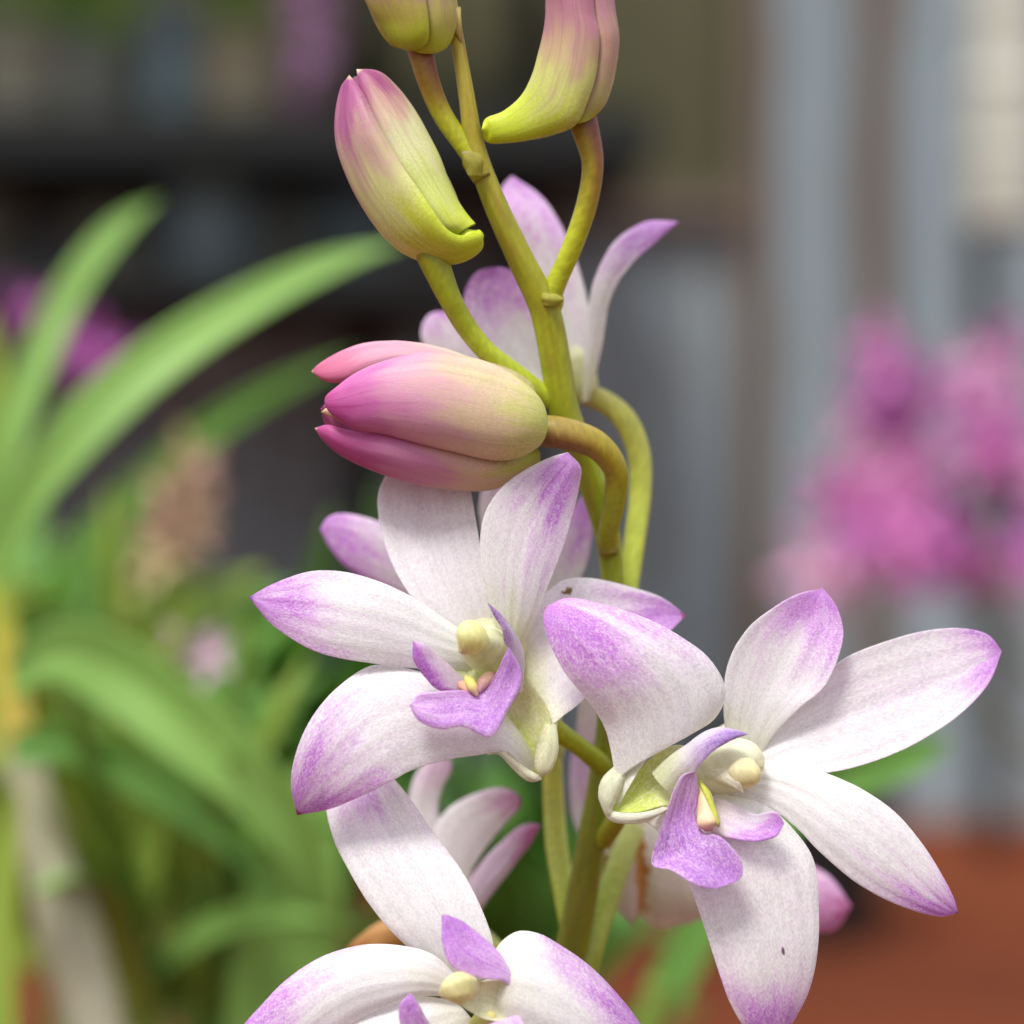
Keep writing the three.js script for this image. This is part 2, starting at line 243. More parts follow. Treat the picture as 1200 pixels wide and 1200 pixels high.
{ // slender two-toned bud
  const bud = group('bud', spray, 'slender bud, purple at its tip and lime at its knobbed base'), z = win(360, 0, 3.635);
  mesh('bud_core', body([[557, 282, -2, 8], [540, 283, -2, 22], [515, 270, -2, 36], [490, 235, -2, 44], [465, 190, -2, 44], [440, 145, -2, 36], [424, 108, -2, 20], [418, 90, -2, 5]], { N: 50, M: 28, paint: (t) => ramp([[0, '#c3d22e'], [0.4, '#d0d078'], [0.7, '#b888a0'], [1, '#a04a7c']], t) }), SOFT, bud);
  mesh('sepal', blade(z([[745, 1000, -2], [735, 1060, -2.5], [660, 1110, -2.5], [560, 1118, -3], [450, 1090, -3], [350, 1020, -3], [255, 900, -3], [180, 760, -3], [135, 620, -3], [130, 500, -3], [150, 380, -2.5], [180, 320, -2]], 1), z([[745, 1000, -2], [715, 990, -1], [650, 1000, 0], [600, 975, 0.6], [540, 900, 1], [480, 815, 1], [420, 730, 1], [365, 640, 0.8], [315, 550, 0.6], [270, 460, 0], [230, 380, -1], [180, 320, -2]], 1), { bulge: 0.2, round: true, N: 70, M: 26, thick: 0.4, seed: 8 }), petalTexMat([[0, '#c3d22a'], [0.25, '#cedb44'], [0.5, '#dadb92'], [0.66, '#ccaa9c'], [0.84, '#b0608e'], [1, '#983f7c']], { tipSpot: '#d8b8a0', skew: -0.1 }), bud);
  mesh('sepal', blade(z([[640, 1000, -1], [585, 985, -0.2], [522, 912, 0.2], [462, 826, 0.2], [402, 741, 0.2], [349, 652, 0], [300, 562, -0.2], [258, 470, -0.8], [222, 380, -1.4], [210, 295, -2]], 1), z([[715, 960, -2], [680, 930, -2.5], [640, 880, -3], [600, 790, -3], [560, 680, -3], [510, 580, -3], [455, 480, -3], [390, 385, -3], [310, 310, -2.6], [210, 295, -2]], 1), { bulge: 0.22, round: true, N: 60, M: 22, thick: 0.4, seed: 9 }), petalTexMat([[0, '#d0dc44'], [0.3, '#d8e180'], [0.58, '#dedca8'], [0.74, '#c9a094'], [0.9, '#b2628c'], [1, '#a04a80']], { tipSpot: '#e4d2b0' }), bud);
  mesh('spur', body([[530, 288, -1.4, 5], [544, 284, -1, 14], [555, 280, -1, 13.5], [564, 273, -1.2, 5]], { N: 18, M: 18, paint: () => rgb('#c6d430') }), WAXY, bud);
  mesh('sepal', blade([[540, 262, -5], [510, 200, -5.6], [470, 140, -5], [430, 90, -2.6]], [[500, 290, -5], [430, 230, -5.6], [410, 150, -5], [430, 90, -2.6]], { bulge: 0.2, round: true, out: [0, 0, -1], N: 30, M: 16, thick: 0.5, seed: 10 }), petalTexMat(PINKY, { w: 64, h: 96 }), bud);
}
{ // claw shaped bud
  const bud = group('bud', spray, 'claw-shaped bud with a pointed lime spur'), z = win(540, 0, 4.615);
  mesh('bud_core', body([[573, 151, -3, 10], [600, 148, -3, 17], [640, 128, -3, 32], [668, 90, -3, 40], [676, 40, -3, 38], [674, -20, -3, 34], [668, -90, -3, 18], [664, -125, -3, 3]], { N: 50, M: 28, paint: (t) => ramp([[0, '#c6d82a'], [0.4, '#c9cf5c'], [0.7, '#b890a0'], [1, '#a85a88']], t) }), SOFT, bud);
  mesh('sepal', blade(z([[112, 700, -1], [135, 640, -1.5], [230, 600, -2], [330, 520, -2.2], [400, 400, -2.4], [440, 270, -2.6], [470, 130, -2.8], [480, 0, -2.8], [480, -160, -2.8], [500, -400, -2.6], [570, -580, -2.4]], 0), z([[112, 700, -1], [140, 770, -2], [250, 775, -1.8], [430, 745, -1], [620, 680, 0], [690, 540, 0.4], [735, 380, 0.4], [750, 200, 0.3], [725, 60, 0], [700, -200, -0.6], [570, -580, -2.4]], 0), { bulge: 0.26, round: true, N: 70, M: 28, thick: 0.5, seed: 11 }), petalTexMat([[0, '#cfe02a'], [0.24, '#c9d93a'], [0.42, '#cdcf78'], [0.55, '#bfa080'], [0.7, '#b47c88'], [1, '#a8507c']], { streaks: 0.2, skew: -0.12 }), bud);
  mesh('sepal', blade(z([[600, 670, -1], [670, 540, -0.4], [712, 380, -0.2], [726, 200, -0.2], [700, 60, -0.6], [670, -200, -1], [560, -560, -2.4]], 0), z([[700, 625, -2], [750, 540, -3], [790, 400, -3.4], [815, 220, -3.4], [805, 60, -3.2], [770, -200, -3], [580, -560, -2.4]], 0), { bulge: 0.3, round: true, N: 50, M: 20, thick: 0.5, seed: 12 }), petalTexMat([[0, '#b9c23a'], [0.2, '#bfb67c'], [0.45, '#bc9480'], [0.75, '#b47f8c'], [1, '#a85a84']], { streaks: 0.2 }), bud);
  mesh('sepal', blade([[590, 150, -4], [650, 100, -6.5], [650, 0, -6.5], [664, -125, -3]], [[680, 140, -5], [708, 80, -6.5], [700, 0, -6.5], [664, -125, -3]], { bulge: 0.2, round: true, out: [0, 0, -1], N: 30, M: 16, thick: 0.5, seed: 13 }), petalTexMat(PINKY, { w: 64, h: 96 }), bud);
}
{ // green bud at the top
  const bud = group('bud', spray, 'small olive-green bud at the top of the stem');
  mesh('bud_core', body([[490, 57, -1.5, 6], [489, 50, -1.5, 28], [486, 35, -1.5, 38], [480, 10, -1.5, 45], [470, -30, -1.5, 48], [460, -80, -1.5, 36], [452, -130, -1.5, 6]], { N: 40, M: 28, flat: 0.9, paint: (t) => ramp([[0, '#a9b62a'], [0.3, '#aeb03a'], [0.6, '#a98f62'], [1, '#a45a80']], t) }), FLESH, bud);
  mesh('sepal', blade([[488, 58, 0], [462, 48, -0.5], [447, 25, -1], [432, 0, -1.4], [424, -30, -1.6], [424, -80, -1.6], [452, -132, -1.2]], [[488, 58, 0], [502, 48, 1.6], [503, 25, 2.2], [499, 0, 2.4], [492, -30, 2.4], [478, -80, 1.8], [452, -132, -1.2]], { bulge: 0.24, round: true, N: 40, M: 22, thick: 0.5, seed: 14 }), petalTexMat([[0, '#a6b726'], [0.2, '#b1ba34'], [0.4, '#b4a850'], [0.6, '#b09070'], [1, '#a86088']]), bud);
  mesh('sepal', blade([[482, 57, 0], [496, 48, 0.8], [496, 25, 1.4], [492, 0, 1.6], [485, -30, 1.6], [470, -80, 1], [452, -132, -1.2]], [[505, 55, -1], [520, 46, -2], [528, 24, -2], [525, 2, -2], [518, -30, -2], [498, -80, -2], [452, -132, -1.2]], { bulge: 0.3, round: true, N: 40, M: 18, thick: 0.5, seed: 15 }), petalTexMat([[0, '#b9c832'], [0.2, '#bfc848'], [0.4, '#b8ac60'], [0.6, '#b09478'], [1, '#a86088']]), bud);
}

// ---------------------------------------------------------------- open flowers
function petal(flower, name, L, R, geo = {}, col = {}) { return mesh(name, blade(L, R, { seed: seedNo, vein: 0.06, ...geo }), petalMat(col), flower); }
function blob(pts, hexes, o = {}) { return body(pts, { N: 24, M: 20, paint: (t, th) => mix3(ramp(hexes, t), rgb(o.fleck ?? '#e8d8a0'), 0.35 * noise(th * 2, t * 5, 3)), grain: 0.05, ...o }); }
{ // flower whose lip faces the viewer
  const f = group('flower', spray, 'open flower with a V-shaped lilac lip, below the big pink bud'), z = win(280, 520, 2.727);
  petal(f, 'sepal', z([[770, 660, -2], [690, 600, -0.5], [600, 545, -0.5], [525, 450, -1], [472, 340, -2], [448, 230, -3], [452, 150, -3.6], [490, 80, -4.2], [585, 20, -5]], -2.5), z([[800, 660, -2], [812, 590, -0.5], [800, 480, 0], [780, 360, -0.6], [765, 265, -1.6], [745, 165, -2.6], [715, 100, -3.4], [670, 50, -4.2], [585, 20, -5]], -2.5), { bulge: -0.07, N: 44, M: 24, bow: 0.6, vein: 0.12 }, { start: 0.75, amt: 0.7, streak: 0.25, baseAmt: 0.35, all: 0.06 });
  petal(f, 'petal', z([[850, 670, -2], [815, 570, -0.6], [785, 450, 0], [765, 340, 0], [778, 225, 0], [830, 140, 0], [920, 74, -0.4], [1000, 38, -0.8], [1052, 27, -1]], -1), z([[890, 670, -2], [930, 590, -1], [968, 500, -0.8], [1000, 410, -1], [1035, 310, -1.6], [1062, 215, -2], [1085, 125, -2], [1090, 72, -1.6], [1052, 27, -1]], -1), { bulge: 0.08, N: 44, M: 24, bow: 0.8 }, { start: 0.42, amt: 0.85, streak: 0.75, rim: 0.85, baseAmt: 0.45, baseEnd: 0.35, skew: 0.12 });
  petal(f, 'petal', z([[800, 690, -2.4], [740, 620, -1], [650, 560, 0], [560, 500, 0.6], [450, 445, 1], [335, 412, 1], [235, 410, 0.6], [120, 447, 0], [32, 490, -0.8]], -1.2), z([[800, 720, -2.4], [740, 725, -0.8], [650, 722, 0.6], [555, 718, 1.4], [440, 706, 2.2], [330, 690, 2.4], [225, 655, 1.8], [110, 580, 0.6], [32, 490, -0.8]], -1.2), { bulge: 0.1, N: 44, M: 24, bow: 0.8 }, { start: 0.56, amt: 1, streak: 0.5, rim: 0.4, baseAmt: 0.3, baseEnd: 0.25, tipSpot: '#a058c0' });
  petal(f, 'sepal', z([[930, 980, -1.5], [860, 880, -1.4], [740, 800, -0.6], [600, 738, 0.4], [500, 714, 0.8], [420, 712, 0.8], [320, 775, 1.4], [240, 868, 2], [190, 970, 2], [167, 1080, 1.4], [185, 1187, 0.4]], -0.4), z([[955, 1064, 0.4], [905, 1042, 0.2], [845, 990, 0.8], [760, 998, 1.4], [660, 1015, 2.2], [560, 1045, 2.8], [470, 1090, 3], [375, 1132, 2.4], [285, 1167, 1.4], [185, 1187, 0.4]], -0.4), { bulge: 0.1, N: 54, M: 26, bow: 0.4 }, { start: 0.6, amt: 0.95, streak: 0.35, rim: 0.3, baseAmt: 0.55, baseEnd: 0.25, tipSpot: '#a04c70' });
  petal(f, 'sepal', z([[840, 680, -2], [870, 620, -1.2], [915, 545, -1.4], [970, 486, -2], [1030, 442, -3], [1110, 434, -4], [1230, 455, -5], [1345, 490, -6], [1428, 548, -7]], -1.5), z([[880, 840, -4], [930, 890, -1.6], [985, 908, 0], [1045, 864, 0], [1108, 812, -0.6], [1180, 760, -1.6], [1270, 690, -3.4], [1365, 610, -5.4], [1428, 548, -7]], -1.5), { bulge: -0.1, N: 50, M: 26, bow: 0.4 }, { start: 0.5, amt: 0.9, streak: 0.3, baseAmt: 0.75, baseEnd: 0.42, base: '#e4eaa0', spots: [[0.1, 0.52, 0.03, 0.035, '#8c7048']], tipSpot: '#b04c90' });
  // chin: green hollow where the side sepals join, with rolled cream edges
  petal(f, 'chin', z([[780, 770, -0.5], [790, 860, -1], [810, 945, -1], [865, 1015, -0.6], [950, 1062, 0.3]], 0), z([[930, 760, -0.6], [985, 840, -0.8], [1000, 920, -0.6], [985, 1000, 0], [950, 1062, 0.3]], 0), { bulge: -0.2, N: 26, M: 18 }, { white: '#f6f8d8', tip: '#e6ee88', deep: '#dcea70', start: 0.1, amt: 0.95, streak: 0.4, baseAmt: 0.2, w: 96, h: 96, rim: 0.2 });
  petal(f, 'chin_rim', z([[800, 984, -3], [838, 977, -0.4], [880, 1008, 0.8], [915, 1034, 1.1], [945, 1050, 1.2], [968, 1064, 0.8]], 0.6), z([[800, 988, -3], [842, 991, -0.4], [866, 1026, 0.8], [898, 1056, 1], [930, 1073, 0.9], [968, 1064, 0.8]], 0.4), { bulge: 0.4, round: true, N: 22, M: 14, thick: 0.5 }, { white: '#eeefcd', amt: 0.05, start: 0.9, baseAmt: 0.2, w: 64, h: 64 });
  petal(f, 'chin_rim', z([[985, 850, -6], [972, 905, -2], [952, 955, 0.4], [944, 1000, 1], [945, 1040, 1.2], [962, 1066, 1]], 0.4), z([[1020, 850, -6], [1018, 905, -2.4], [1012, 955, -1], [1010, 1000, -0.4], [996, 1044, 0.4], [962, 1066, 1]], 0.4), { bulge: 0.35, round: true, N: 24, M: 16, thick: 0.5 }, { white: '#eef0c8', amt: 0.05, start: 0.9, baseAmt: 0.5, baseEnd: 0.6, w: 64, h: 64 });
  // lip
  const lip = group('lip', f);
  const zl = (l, d) => z(l, d);
  mesh('middle_lobe', blade(zl([[545, 835, 3.4], [568, 803, 3], [640, 795, 2.4], [715, 793, 1.8], [775, 785, 1.4], [822, 735, 1.8], [848, 680, 2.2], [862, 648, 2.4]], 1.6), zl([[545, 835, 3.4], [572, 884, 3.6], [640, 914, 3.8], [720, 904, 4.0], [805, 938, 4.0], [866, 850, 3], [906, 745, 2.4], [862, 648, 2.4]], 1.6), { bulge: 0.06, N: 50, M: 20, ripple: 0.22, thick: 0.35, seed: 21 }), petalMat({ white: '#f2e2f6', tip: '#dba2e6', deep: '#c484da', start: -0.4, amt: 0.9, streak: 0.9, baseAmt: 0, rim: 0.35, w: 192, h: 192, mottle: 2.2 }), lip);
  mesh('side_lobe', blade(zl([[745, 790, -1], [712, 750, -0.4], [676, 712, 0.6], [630, 672, 1.8], [592, 640, 2.8], [556, 630, 3.2]], 1), zl([[740, 810, 0.4], [680, 798, 1.8], [630, 782, 2.6], [588, 738, 3], [558, 690, 3.3], [556, 630, 3.2]], 1), { bulge: 0.15, N: 30, M: 14, seed: 22, thick: 0.35 }), petalMat({ white: '#f0e2f2', tip: '#d690e0', deep: '#c87cda', start: 0.42, amt: 1, streak: 0.2, baseAmt: 0.2, rim: 0.3, w: 64, h: 128, skew: 0.45 }), lip);
  mesh('side_lobe', blade(zl([[850, 790, -0.5], [846, 700, 0.6], [848, 650, 1.2], [838, 590, 2], [820, 550, 2.4], [795, 509, 2.6]], 1), zl([[905, 790, -1.5], [912, 690, -1], [898, 640, -0.6], [875, 600, 0.4], [838, 553, 1.6], [795, 509, 2.6]], 1), { bulge: 0.12, N: 30, M: 14, seed: 23, thick: 0.35 }), petalMat({ white: '#efe6f2', tip: '#c8a0e0', deep: '#a878c8', start: 0.35, amt: 0.7, streak: 0.3, baseAmt: 0.3, rim: 0, w: 64, h: 128, skew: -0.25 }), lip);
  mesh('throat', blade(zl([[690, 640, -1], [680, 700, -0.6], [690, 750, 0], [720, 790, 1], [765, 812, 1.6]], 0), zl([[850, 600, -1], [862, 690, -0.4], [850, 740, 0.2], [810, 785, 1], [765, 812, 1.6]], 0), { bulge: -0.3, N: 24, M: 18, seed: 24 }), petalMat({ white: '#eef0d0', tip: '#e0e6b0', deep: '#d8e0a0', start: 0.2, amt: 0.5, baseAmt: 0.4, base: '#d4e080', baseEnd: 0.7, w: 64, h: 64 }), lip);
  mesh('callus', blob([[...z([[700, 770]])[0].slice(0, 2), 2.2, 2], [...z([[712, 772]])[0].slice(0, 2), 2.6, 6], [...z([[735, 785]])[0].slice(0, 2), 3.2, 6], [...z([[755, 800]])[0].slice(0, 2), 3.4, 3]], [[0, '#b06a70'], [0.5, '#e0a890'], [1, '#d090b8']]), FLESH, lip);
  mesh('callus', blob([[...z([[815, 735]])[0].slice(0, 2), 1.8, 2], [...z([[800, 745]])[0].slice(0, 2), 2.4, 7], [...z([[780, 765]])[0].slice(0, 2), 3, 7], [...z([[762, 795]])[0].slice(0, 2), 3.4, 3]], [[0, '#a8666c'], [0.5, '#dcaa98'], [1, '#d090b8']]), FLESH, lip);
  mesh('callus', blob([[...z([[728, 745]])[0].slice(0, 2), 2.6, 3], [...z([[736, 758]])[0].slice(0, 2), 3.3, 6], [...z([[748, 780]])[0].slice(0, 2), 3.7, 6], [...z([[762, 806]])[0].slice(0, 2), 3.8, 2]], [[0, '#e0e070'], [0.5, '#e8d870'], [1, '#e0b0a0']]), FLESH, lip);
  const col = group('column', f);
  const q = (X, Y, zz, r) => [280 + X / 2.727, 520 + Y / 2.727, zz, r];
  mesh('column_body', blob([q(850, 730, -2.6, 14), q(838, 705, -1.6, 24), q(815, 676, -0.2, 28), q(786, 650, 1.4, 27), q(758, 632, 2.8, 21), q(738, 622, 3.6, 9)], [[0, '#e2ea9c'], [0.35, '#e6edb4'], [0.7, '#f2f3d2'], [1, '#f4f3c4']], { fleck: '#dbe690', flat: 0.85, shape: (th, t) => 1 + 0.07 * Math.cos(th * 2 + 0.6) + 0.04 * Math.cos(th * 5) }), SOFT, col);
  mesh('anther_cap', blob([q(772, 640, 2.9, 8), q(764, 634, 3.3, 15), q(748, 625, 3.9, 19), q(728, 617, 4.4, 19), q(710, 613, 4.6, 15), q(698, 612, 4.6, 8), q(693, 612, 4.6, 1)], [[0, '#f2f0b0'], [0.4, '#f4f1a0'], [1, '#f5f2b4']], { fleck: '#faf8d4', flat: 0.9, shape: (th, t) => 1 - 0.16 * Math.exp(-Math.pow((th - 1.3) / 0.28, 2)) + 0.05 * Math.cos(th * 3 + t * 4) + 0.09 * noise(th * 2.5, t * 5, 2) }), SOFT, col);
  mesh('anther_beak', blob([q(738, 650, 3.6, 3), q(724, 652, 4.2, 8), q(712, 650, 4.6, 7), q(704, 646, 4.7, 2)], [[0, '#efe8b8'], [1, '#f0e6b4']]), SOFT, col);
  mesh('receptacle', blob([q(830, 700, -6, 10), q(820, 680, -4.6, 40), q(800, 640, -4.2, 46), q(780, 600, -4.4, 32), q(775, 580, -5, 6)], [[0, '#e6ecb0'], [1, '#eef0d4']]), SOFT, f);
}
{ // flower turned to the right
  const f = group('flower', spray, 'wide open flower turned away from the stem, showing a lime chin'), z = win(620, 660, 2.069), y = win(740, 820, 5);
  petal(f, 'sepal', z([[290, 468, -0.4], [345, 425, -0.6], [440, 385, -1.2], [474, 312, -1], [440, 236, -0.5], [370, 180, 0], [285, 135, 0.4], [185, 103, 0.6], [95, 86, 0.6], [38, 107, 0.4]], 1), z([[212, 600, 0], [214, 560, 0], [203, 490, 0], [182, 400, 0.2], [140, 332, 1], [86, 266, 1.6], [50, 195, 1.6], [36, 148, 1.2], [38, 107, 0.4]], 1), { bulge: 0.14, N: 50, M: 28, bow: 0.5 }, { start: 0.45, amt: 1.05, streak: 0.3, rim: 0.25, baseAmt: 0.3, baseEnd: 0.35, tipSpot: '#c06a60' });
  petal(f, 'petal', z([[510, 500, -2.5], [480, 420, -1.4], [472, 325, -0.8], [482, 240, -0.6], [525, 163, -0.6], [585, 112, -0.8], [650, 76, -1], [712, 61, -1.4]], -1), z([[550, 500, -2], [590, 420, -0.8], [655, 352, 0], [715, 300, 0], [748, 230, -0.2], [760, 165, -0.6], [745, 105, -1], [712, 61, -1.4]], -1), { bulge: -0.08, N: 44, M: 24, bow: 0.4 }, { start: 0.42, amt: 1.0, streak: 0.5, rim: 0.35, baseAmt: 0.3, baseEnd: 0.3 });
  petal(f, 'sepal', z([[480, 500, -1.4], [520, 440, -1], [590, 370, -1], [680, 300, -1.4], [760, 236, -1.8], [860, 193, -1.8], [960, 166, -1.8], [1050, 159, -1.6], [1112, 174, -1.4], [1146, 213, -1.2]], -1.8), z([[480, 530, -1], [540, 520, -0.4], [600, 512, 0.2], [670, 510, 0.4], [745, 505, 0.4], [850, 478, 0.4], [950, 432, 0.4], [1045, 368, 0.2], [1115, 290, -0.4], [1146, 213, -1.2]], -1.8), { bulge: -0.06, N: 50, M: 26, bow: 0.5, vein: 0.1 }, { start: 0.66, amt: 0.85, streak: 0.4, rim: 0.15, baseAmt: 0.2, baseEnd: 0.25, all: 0.05 });
  petal(f, 'petal', z([[440, 500, -1], [540, 480, -0.4], [620, 485, 0], [705, 506, 0.2], [790, 540, 0.4], [880, 600, 0.4], [950, 680, 0.2], [1000, 760, 0], [1028, 815, -0.4], [1040, 848, -0.6]], -0.6), z([[420, 560, -0.4], [510, 570, 0.6], [580, 595, 1], [645, 642, 1.4], [705, 703, 1.8], [785, 772, 1.8], [865, 818, 1.4], [940, 845, 0.8], [1000, 856, 0], [1040, 848, -0.6]], -0.6), { bulge: 0.1, N: 50, M: 26, bow: 0.5 }, { start: 0.6, amt: 0.95, streak: 0.65, rim: 0.5, baseAmt: 0.15, baseEnd: 0.25, tipSpot: '#9a50b8' });
  petal(f, 'sepal', z([[220, 608, -0.6], [300, 640, 0.6], [350, 720, 1.4], [390, 790, 2], [425, 890, 2.6], [460, 1000, 3], [490, 1075, 2.8], [530, 1140, 2.4], [580, 1200, 1.6]], 0), z([[480, 560, 0.2], [580, 590, 0.6], [645, 650, 0.8], [688, 715, 1], [700, 820, 1.2], [697, 930, 1.6], [678, 1030, 1.8], [640, 1110, 1.8], [580, 1200, 1.6]], 0), { bulge: 0.1, N: 54, M: 26, bow: 0.4 }, { start: 0.62, amt: 1.0, streak: 0.35, rim: 0.3, baseAmt: 0.2, baseEnd: 0.2, spots: [[0.62, 0.6, 0.018, 0.012, '#80607a']] });
  petal(f, 'chin', z([[440, 470, -1], [360, 440, -0.6], [290, 475, -0.3], [240, 535, 0], [198, 604, 0.8]], 0.6), z([[420, 580, 0.6], [365, 585, 0.8], [320, 590, 0.8], [260, 606, 1], [198, 604, 0.8]], 0.6), { bulge: -0.18, N: 30, M: 18 }, { white: '#f8f9e6', tip: '#e4ec86', deep: '#d8e668', start: 0.05, amt: 0.95, streak: 0.5, baseAmt: 0.5, base: '#f0efe4', baseEnd: 0.45, w: 96, h: 96, rim: 0.2 });
  petal(f, 'chin_rim', z([[225, 480, -1.6], [196, 503, -0.6], [172, 530, 0.2], [169, 570, 0.6], [190, 608, 0.8], [212, 618, 0.8]], 1), z([[240, 520, -1], [226, 540, 0.2], [216, 565, 0.7], [206, 585, 1], [203, 600, 1.1], [212, 618, 0.8]], 1), { bulge: 0.4, round: true, N: 24, M: 14, thick: 0.5 }, { white: '#eef1d2', amt: 0.05, start: 0.9, baseAmt: 0.2, w: 64, h: 64 });
  petal(f, 'chin_rim', z([[180, 585, 0.4], [206, 601, 1], [245, 606, 1.1], [290, 600, 0.9], [345, 588, 0.2]], 1), z([[178, 592, 0.4], [200, 622, 0.6], [245, 628, 0.7], [290, 618, 0.5], [345, 588, 0.2]], 1), { bulge: 0.4, round: true, N: 24, M: 14, thick: 0.5 }, { white: '#f1f3dc', amt: 0.05, start: 0.9, baseAmt: 0.2, w: 64, h: 64 });
  const lip = group('lip', f);
  mesh('middle_lobe', blade(y([[375, 420, 2.4], [290, 445, 2.4], [232, 540, 2.6], [205, 650, 3], [160, 790, 3.4], [118, 965, 3.6], [225, 1000, 4.4], [330, 1065, 5], [410, 1100, 5.2], [490, 1108, 5.2]], 1.4), y([[375, 420, 2.4], [390, 500, 1.8], [392, 600, 1.6], [378, 700, 1.8], [420, 775, 2.6], [510, 800, 3.4], [590, 870, 4], [648, 950, 4.6], [640, 1045, 5], [490, 1108, 5.2]], 1.4), { bulge: -0.1, N: 54, M: 20, ripple: 0.22, thick: 0.35, seed: 31 }), petalMat({ white: '#f0e0f5', tip: '#d89ee4', deep: '#bf80d6', start: -0.4, amt: 0.95, streak: 0.9, baseAmt: 0, rim: 0.35, w: 192, h: 192, mottle: 2.2 }), lip);
  mesh('side_lobe', blade(y([[120, 420, 0], [230, 325, 0.6], [330, 250, 1], [420, 190, 1.6], [510, 162, 2.2], [600, 172, 2.8], [682, 202, 3.2]], 1.2), y([[250, 560, 1], [320, 470, 1.6], [388, 415, 2.4], [420, 365, 3], [480, 300, 3.4], [570, 245, 3.5], [682, 202, 3.2]], 1.2), { bulge: 0.18, N: 40, M: 18, thick: 0.35, seed: 32 }), petalMat({ white: '#f0eaf0', tip: '#c9a6e4', deep: '#a47ac8', start: 0.4, amt: 0.9, streak: 0.3, baseAmt: 0.8, base: '#e2e8b4', baseEnd: 0.4, rim: 0, w: 96, h: 160, skew: 0.2 }), lip);
  mesh('side_lobe', blade(y([[440, 560, -0.6], [560, 590, 0.2], [660, 640, 1], [740, 672, 1.6], [800, 655, 2.2], [860, 665, 2.6], [896, 725, 2.8]], 1.6), y([[470, 770, 1], [540, 805, 1.8], [620, 824, 2.4], [700, 832, 2.8], [780, 826, 3], [850, 800, 3], [896, 725, 2.8]], 1.6), { bulge: -0.12, N: 36, M: 18, thick: 0.35, seed: 33 }), petalMat({ white: '#efe6f0', tip: '#da9ce6', deep: '#ca88de', start: 0.2, amt: 1.0, streak: 0.4, baseAmt: 0.3, rim: 0.3, w: 96, h: 128, skew: 0.3 }), lip);
  const q = (X, Y, zz, r) => [740 + X / 5, 820 + Y / 5, zz, r];
  mesh('callus', blob([q(400, 480, 2.2, 3), q(430, 560, 2.8, 8), q(440, 660, 3.6, 11), q(445, 730, 4.4, 12), q(450, 765, 4.6, 5)], [[0, '#d8dc80'], [0.4, '#e4c89c'], [0.75, '#efd6ac'], [1, '#d8a08c']], { fleck: '#e8b0a0' }), FLESH, lip);
  mesh('callus', blob([q(395, 470, 2.4, 1.5), q(430, 530, 3.2, 3.5), q(470, 620, 4, 3.6), q(505, 720, 4.8, 3), q(515, 745, 4.8, 1)], [[0, '#c8d050'], [0.5, '#b0b838'], [1, '#98884a']]), FLESH, lip);
  const col = group('column', f);
  mesh('column_body', blob([q(380, 440, -1.8, 18), q(430, 425, -1, 27), q(520, 395, 0, 31), q(620, 375, 1, 31), q(700, 378, 1.8, 25), q(748, 388, 2.2, 14), q(768, 394, 2.4, 2)], [[0, '#f4f5e6'], [0.5, '#f2f3d8'], [1, '#f7f1de']], { fleck: '#e8eeb0' }), SOFT, col);
  mesh('anther_cap', blob([q(590, 420, 2, 8), q(625, 425, 2.9, 15), q(670, 432, 3.5, 17), q(712, 436, 3.8, 15), q(742, 438, 3.7, 8), q(752, 438, 3.6, 1)], [[0, '#f6efd8'], [0.5, '#f3e8bc'], [1, '#f4e2c0']], { fleck: '#e8e890', shape: (th, t) => 1 - 0.16 * Math.exp(-Math.pow((th - 1.7) / 0.28, 2)) + 0.07 * Math.cos(th * 3 + 1) + 0.08 * noise(th * 2, t * 6, 4) }), SOFT, col);
  mesh('receptacle', blob([[845, 915, -8, 10], [850, 900, -7, 30], [856, 880, -6.6, 38], [858, 862, -6.8, 30], [858, 846, -7.2, 6]], [[0, '#e6ecb0'], [1, '#f2f2de']]), SOFT, f);
  mesh('column_wing', blade(y([[420, 450, 1], [500, 480, 2], [580, 505, 3], [655, 548, 3.6]], 0.6), y([[560, 400, 2], [600, 430, 3], [640, 470, 3.6], [655, 548, 3.6]], 0.6), { bulge: 0.1, N: 20, M: 12, thick: 0.35, seed: 34 }), petalMat({ white: '#f1efd6', amt: 0.05, start: 0.9, baseAmt: 0.3, w: 48, h: 48 }), col);
}
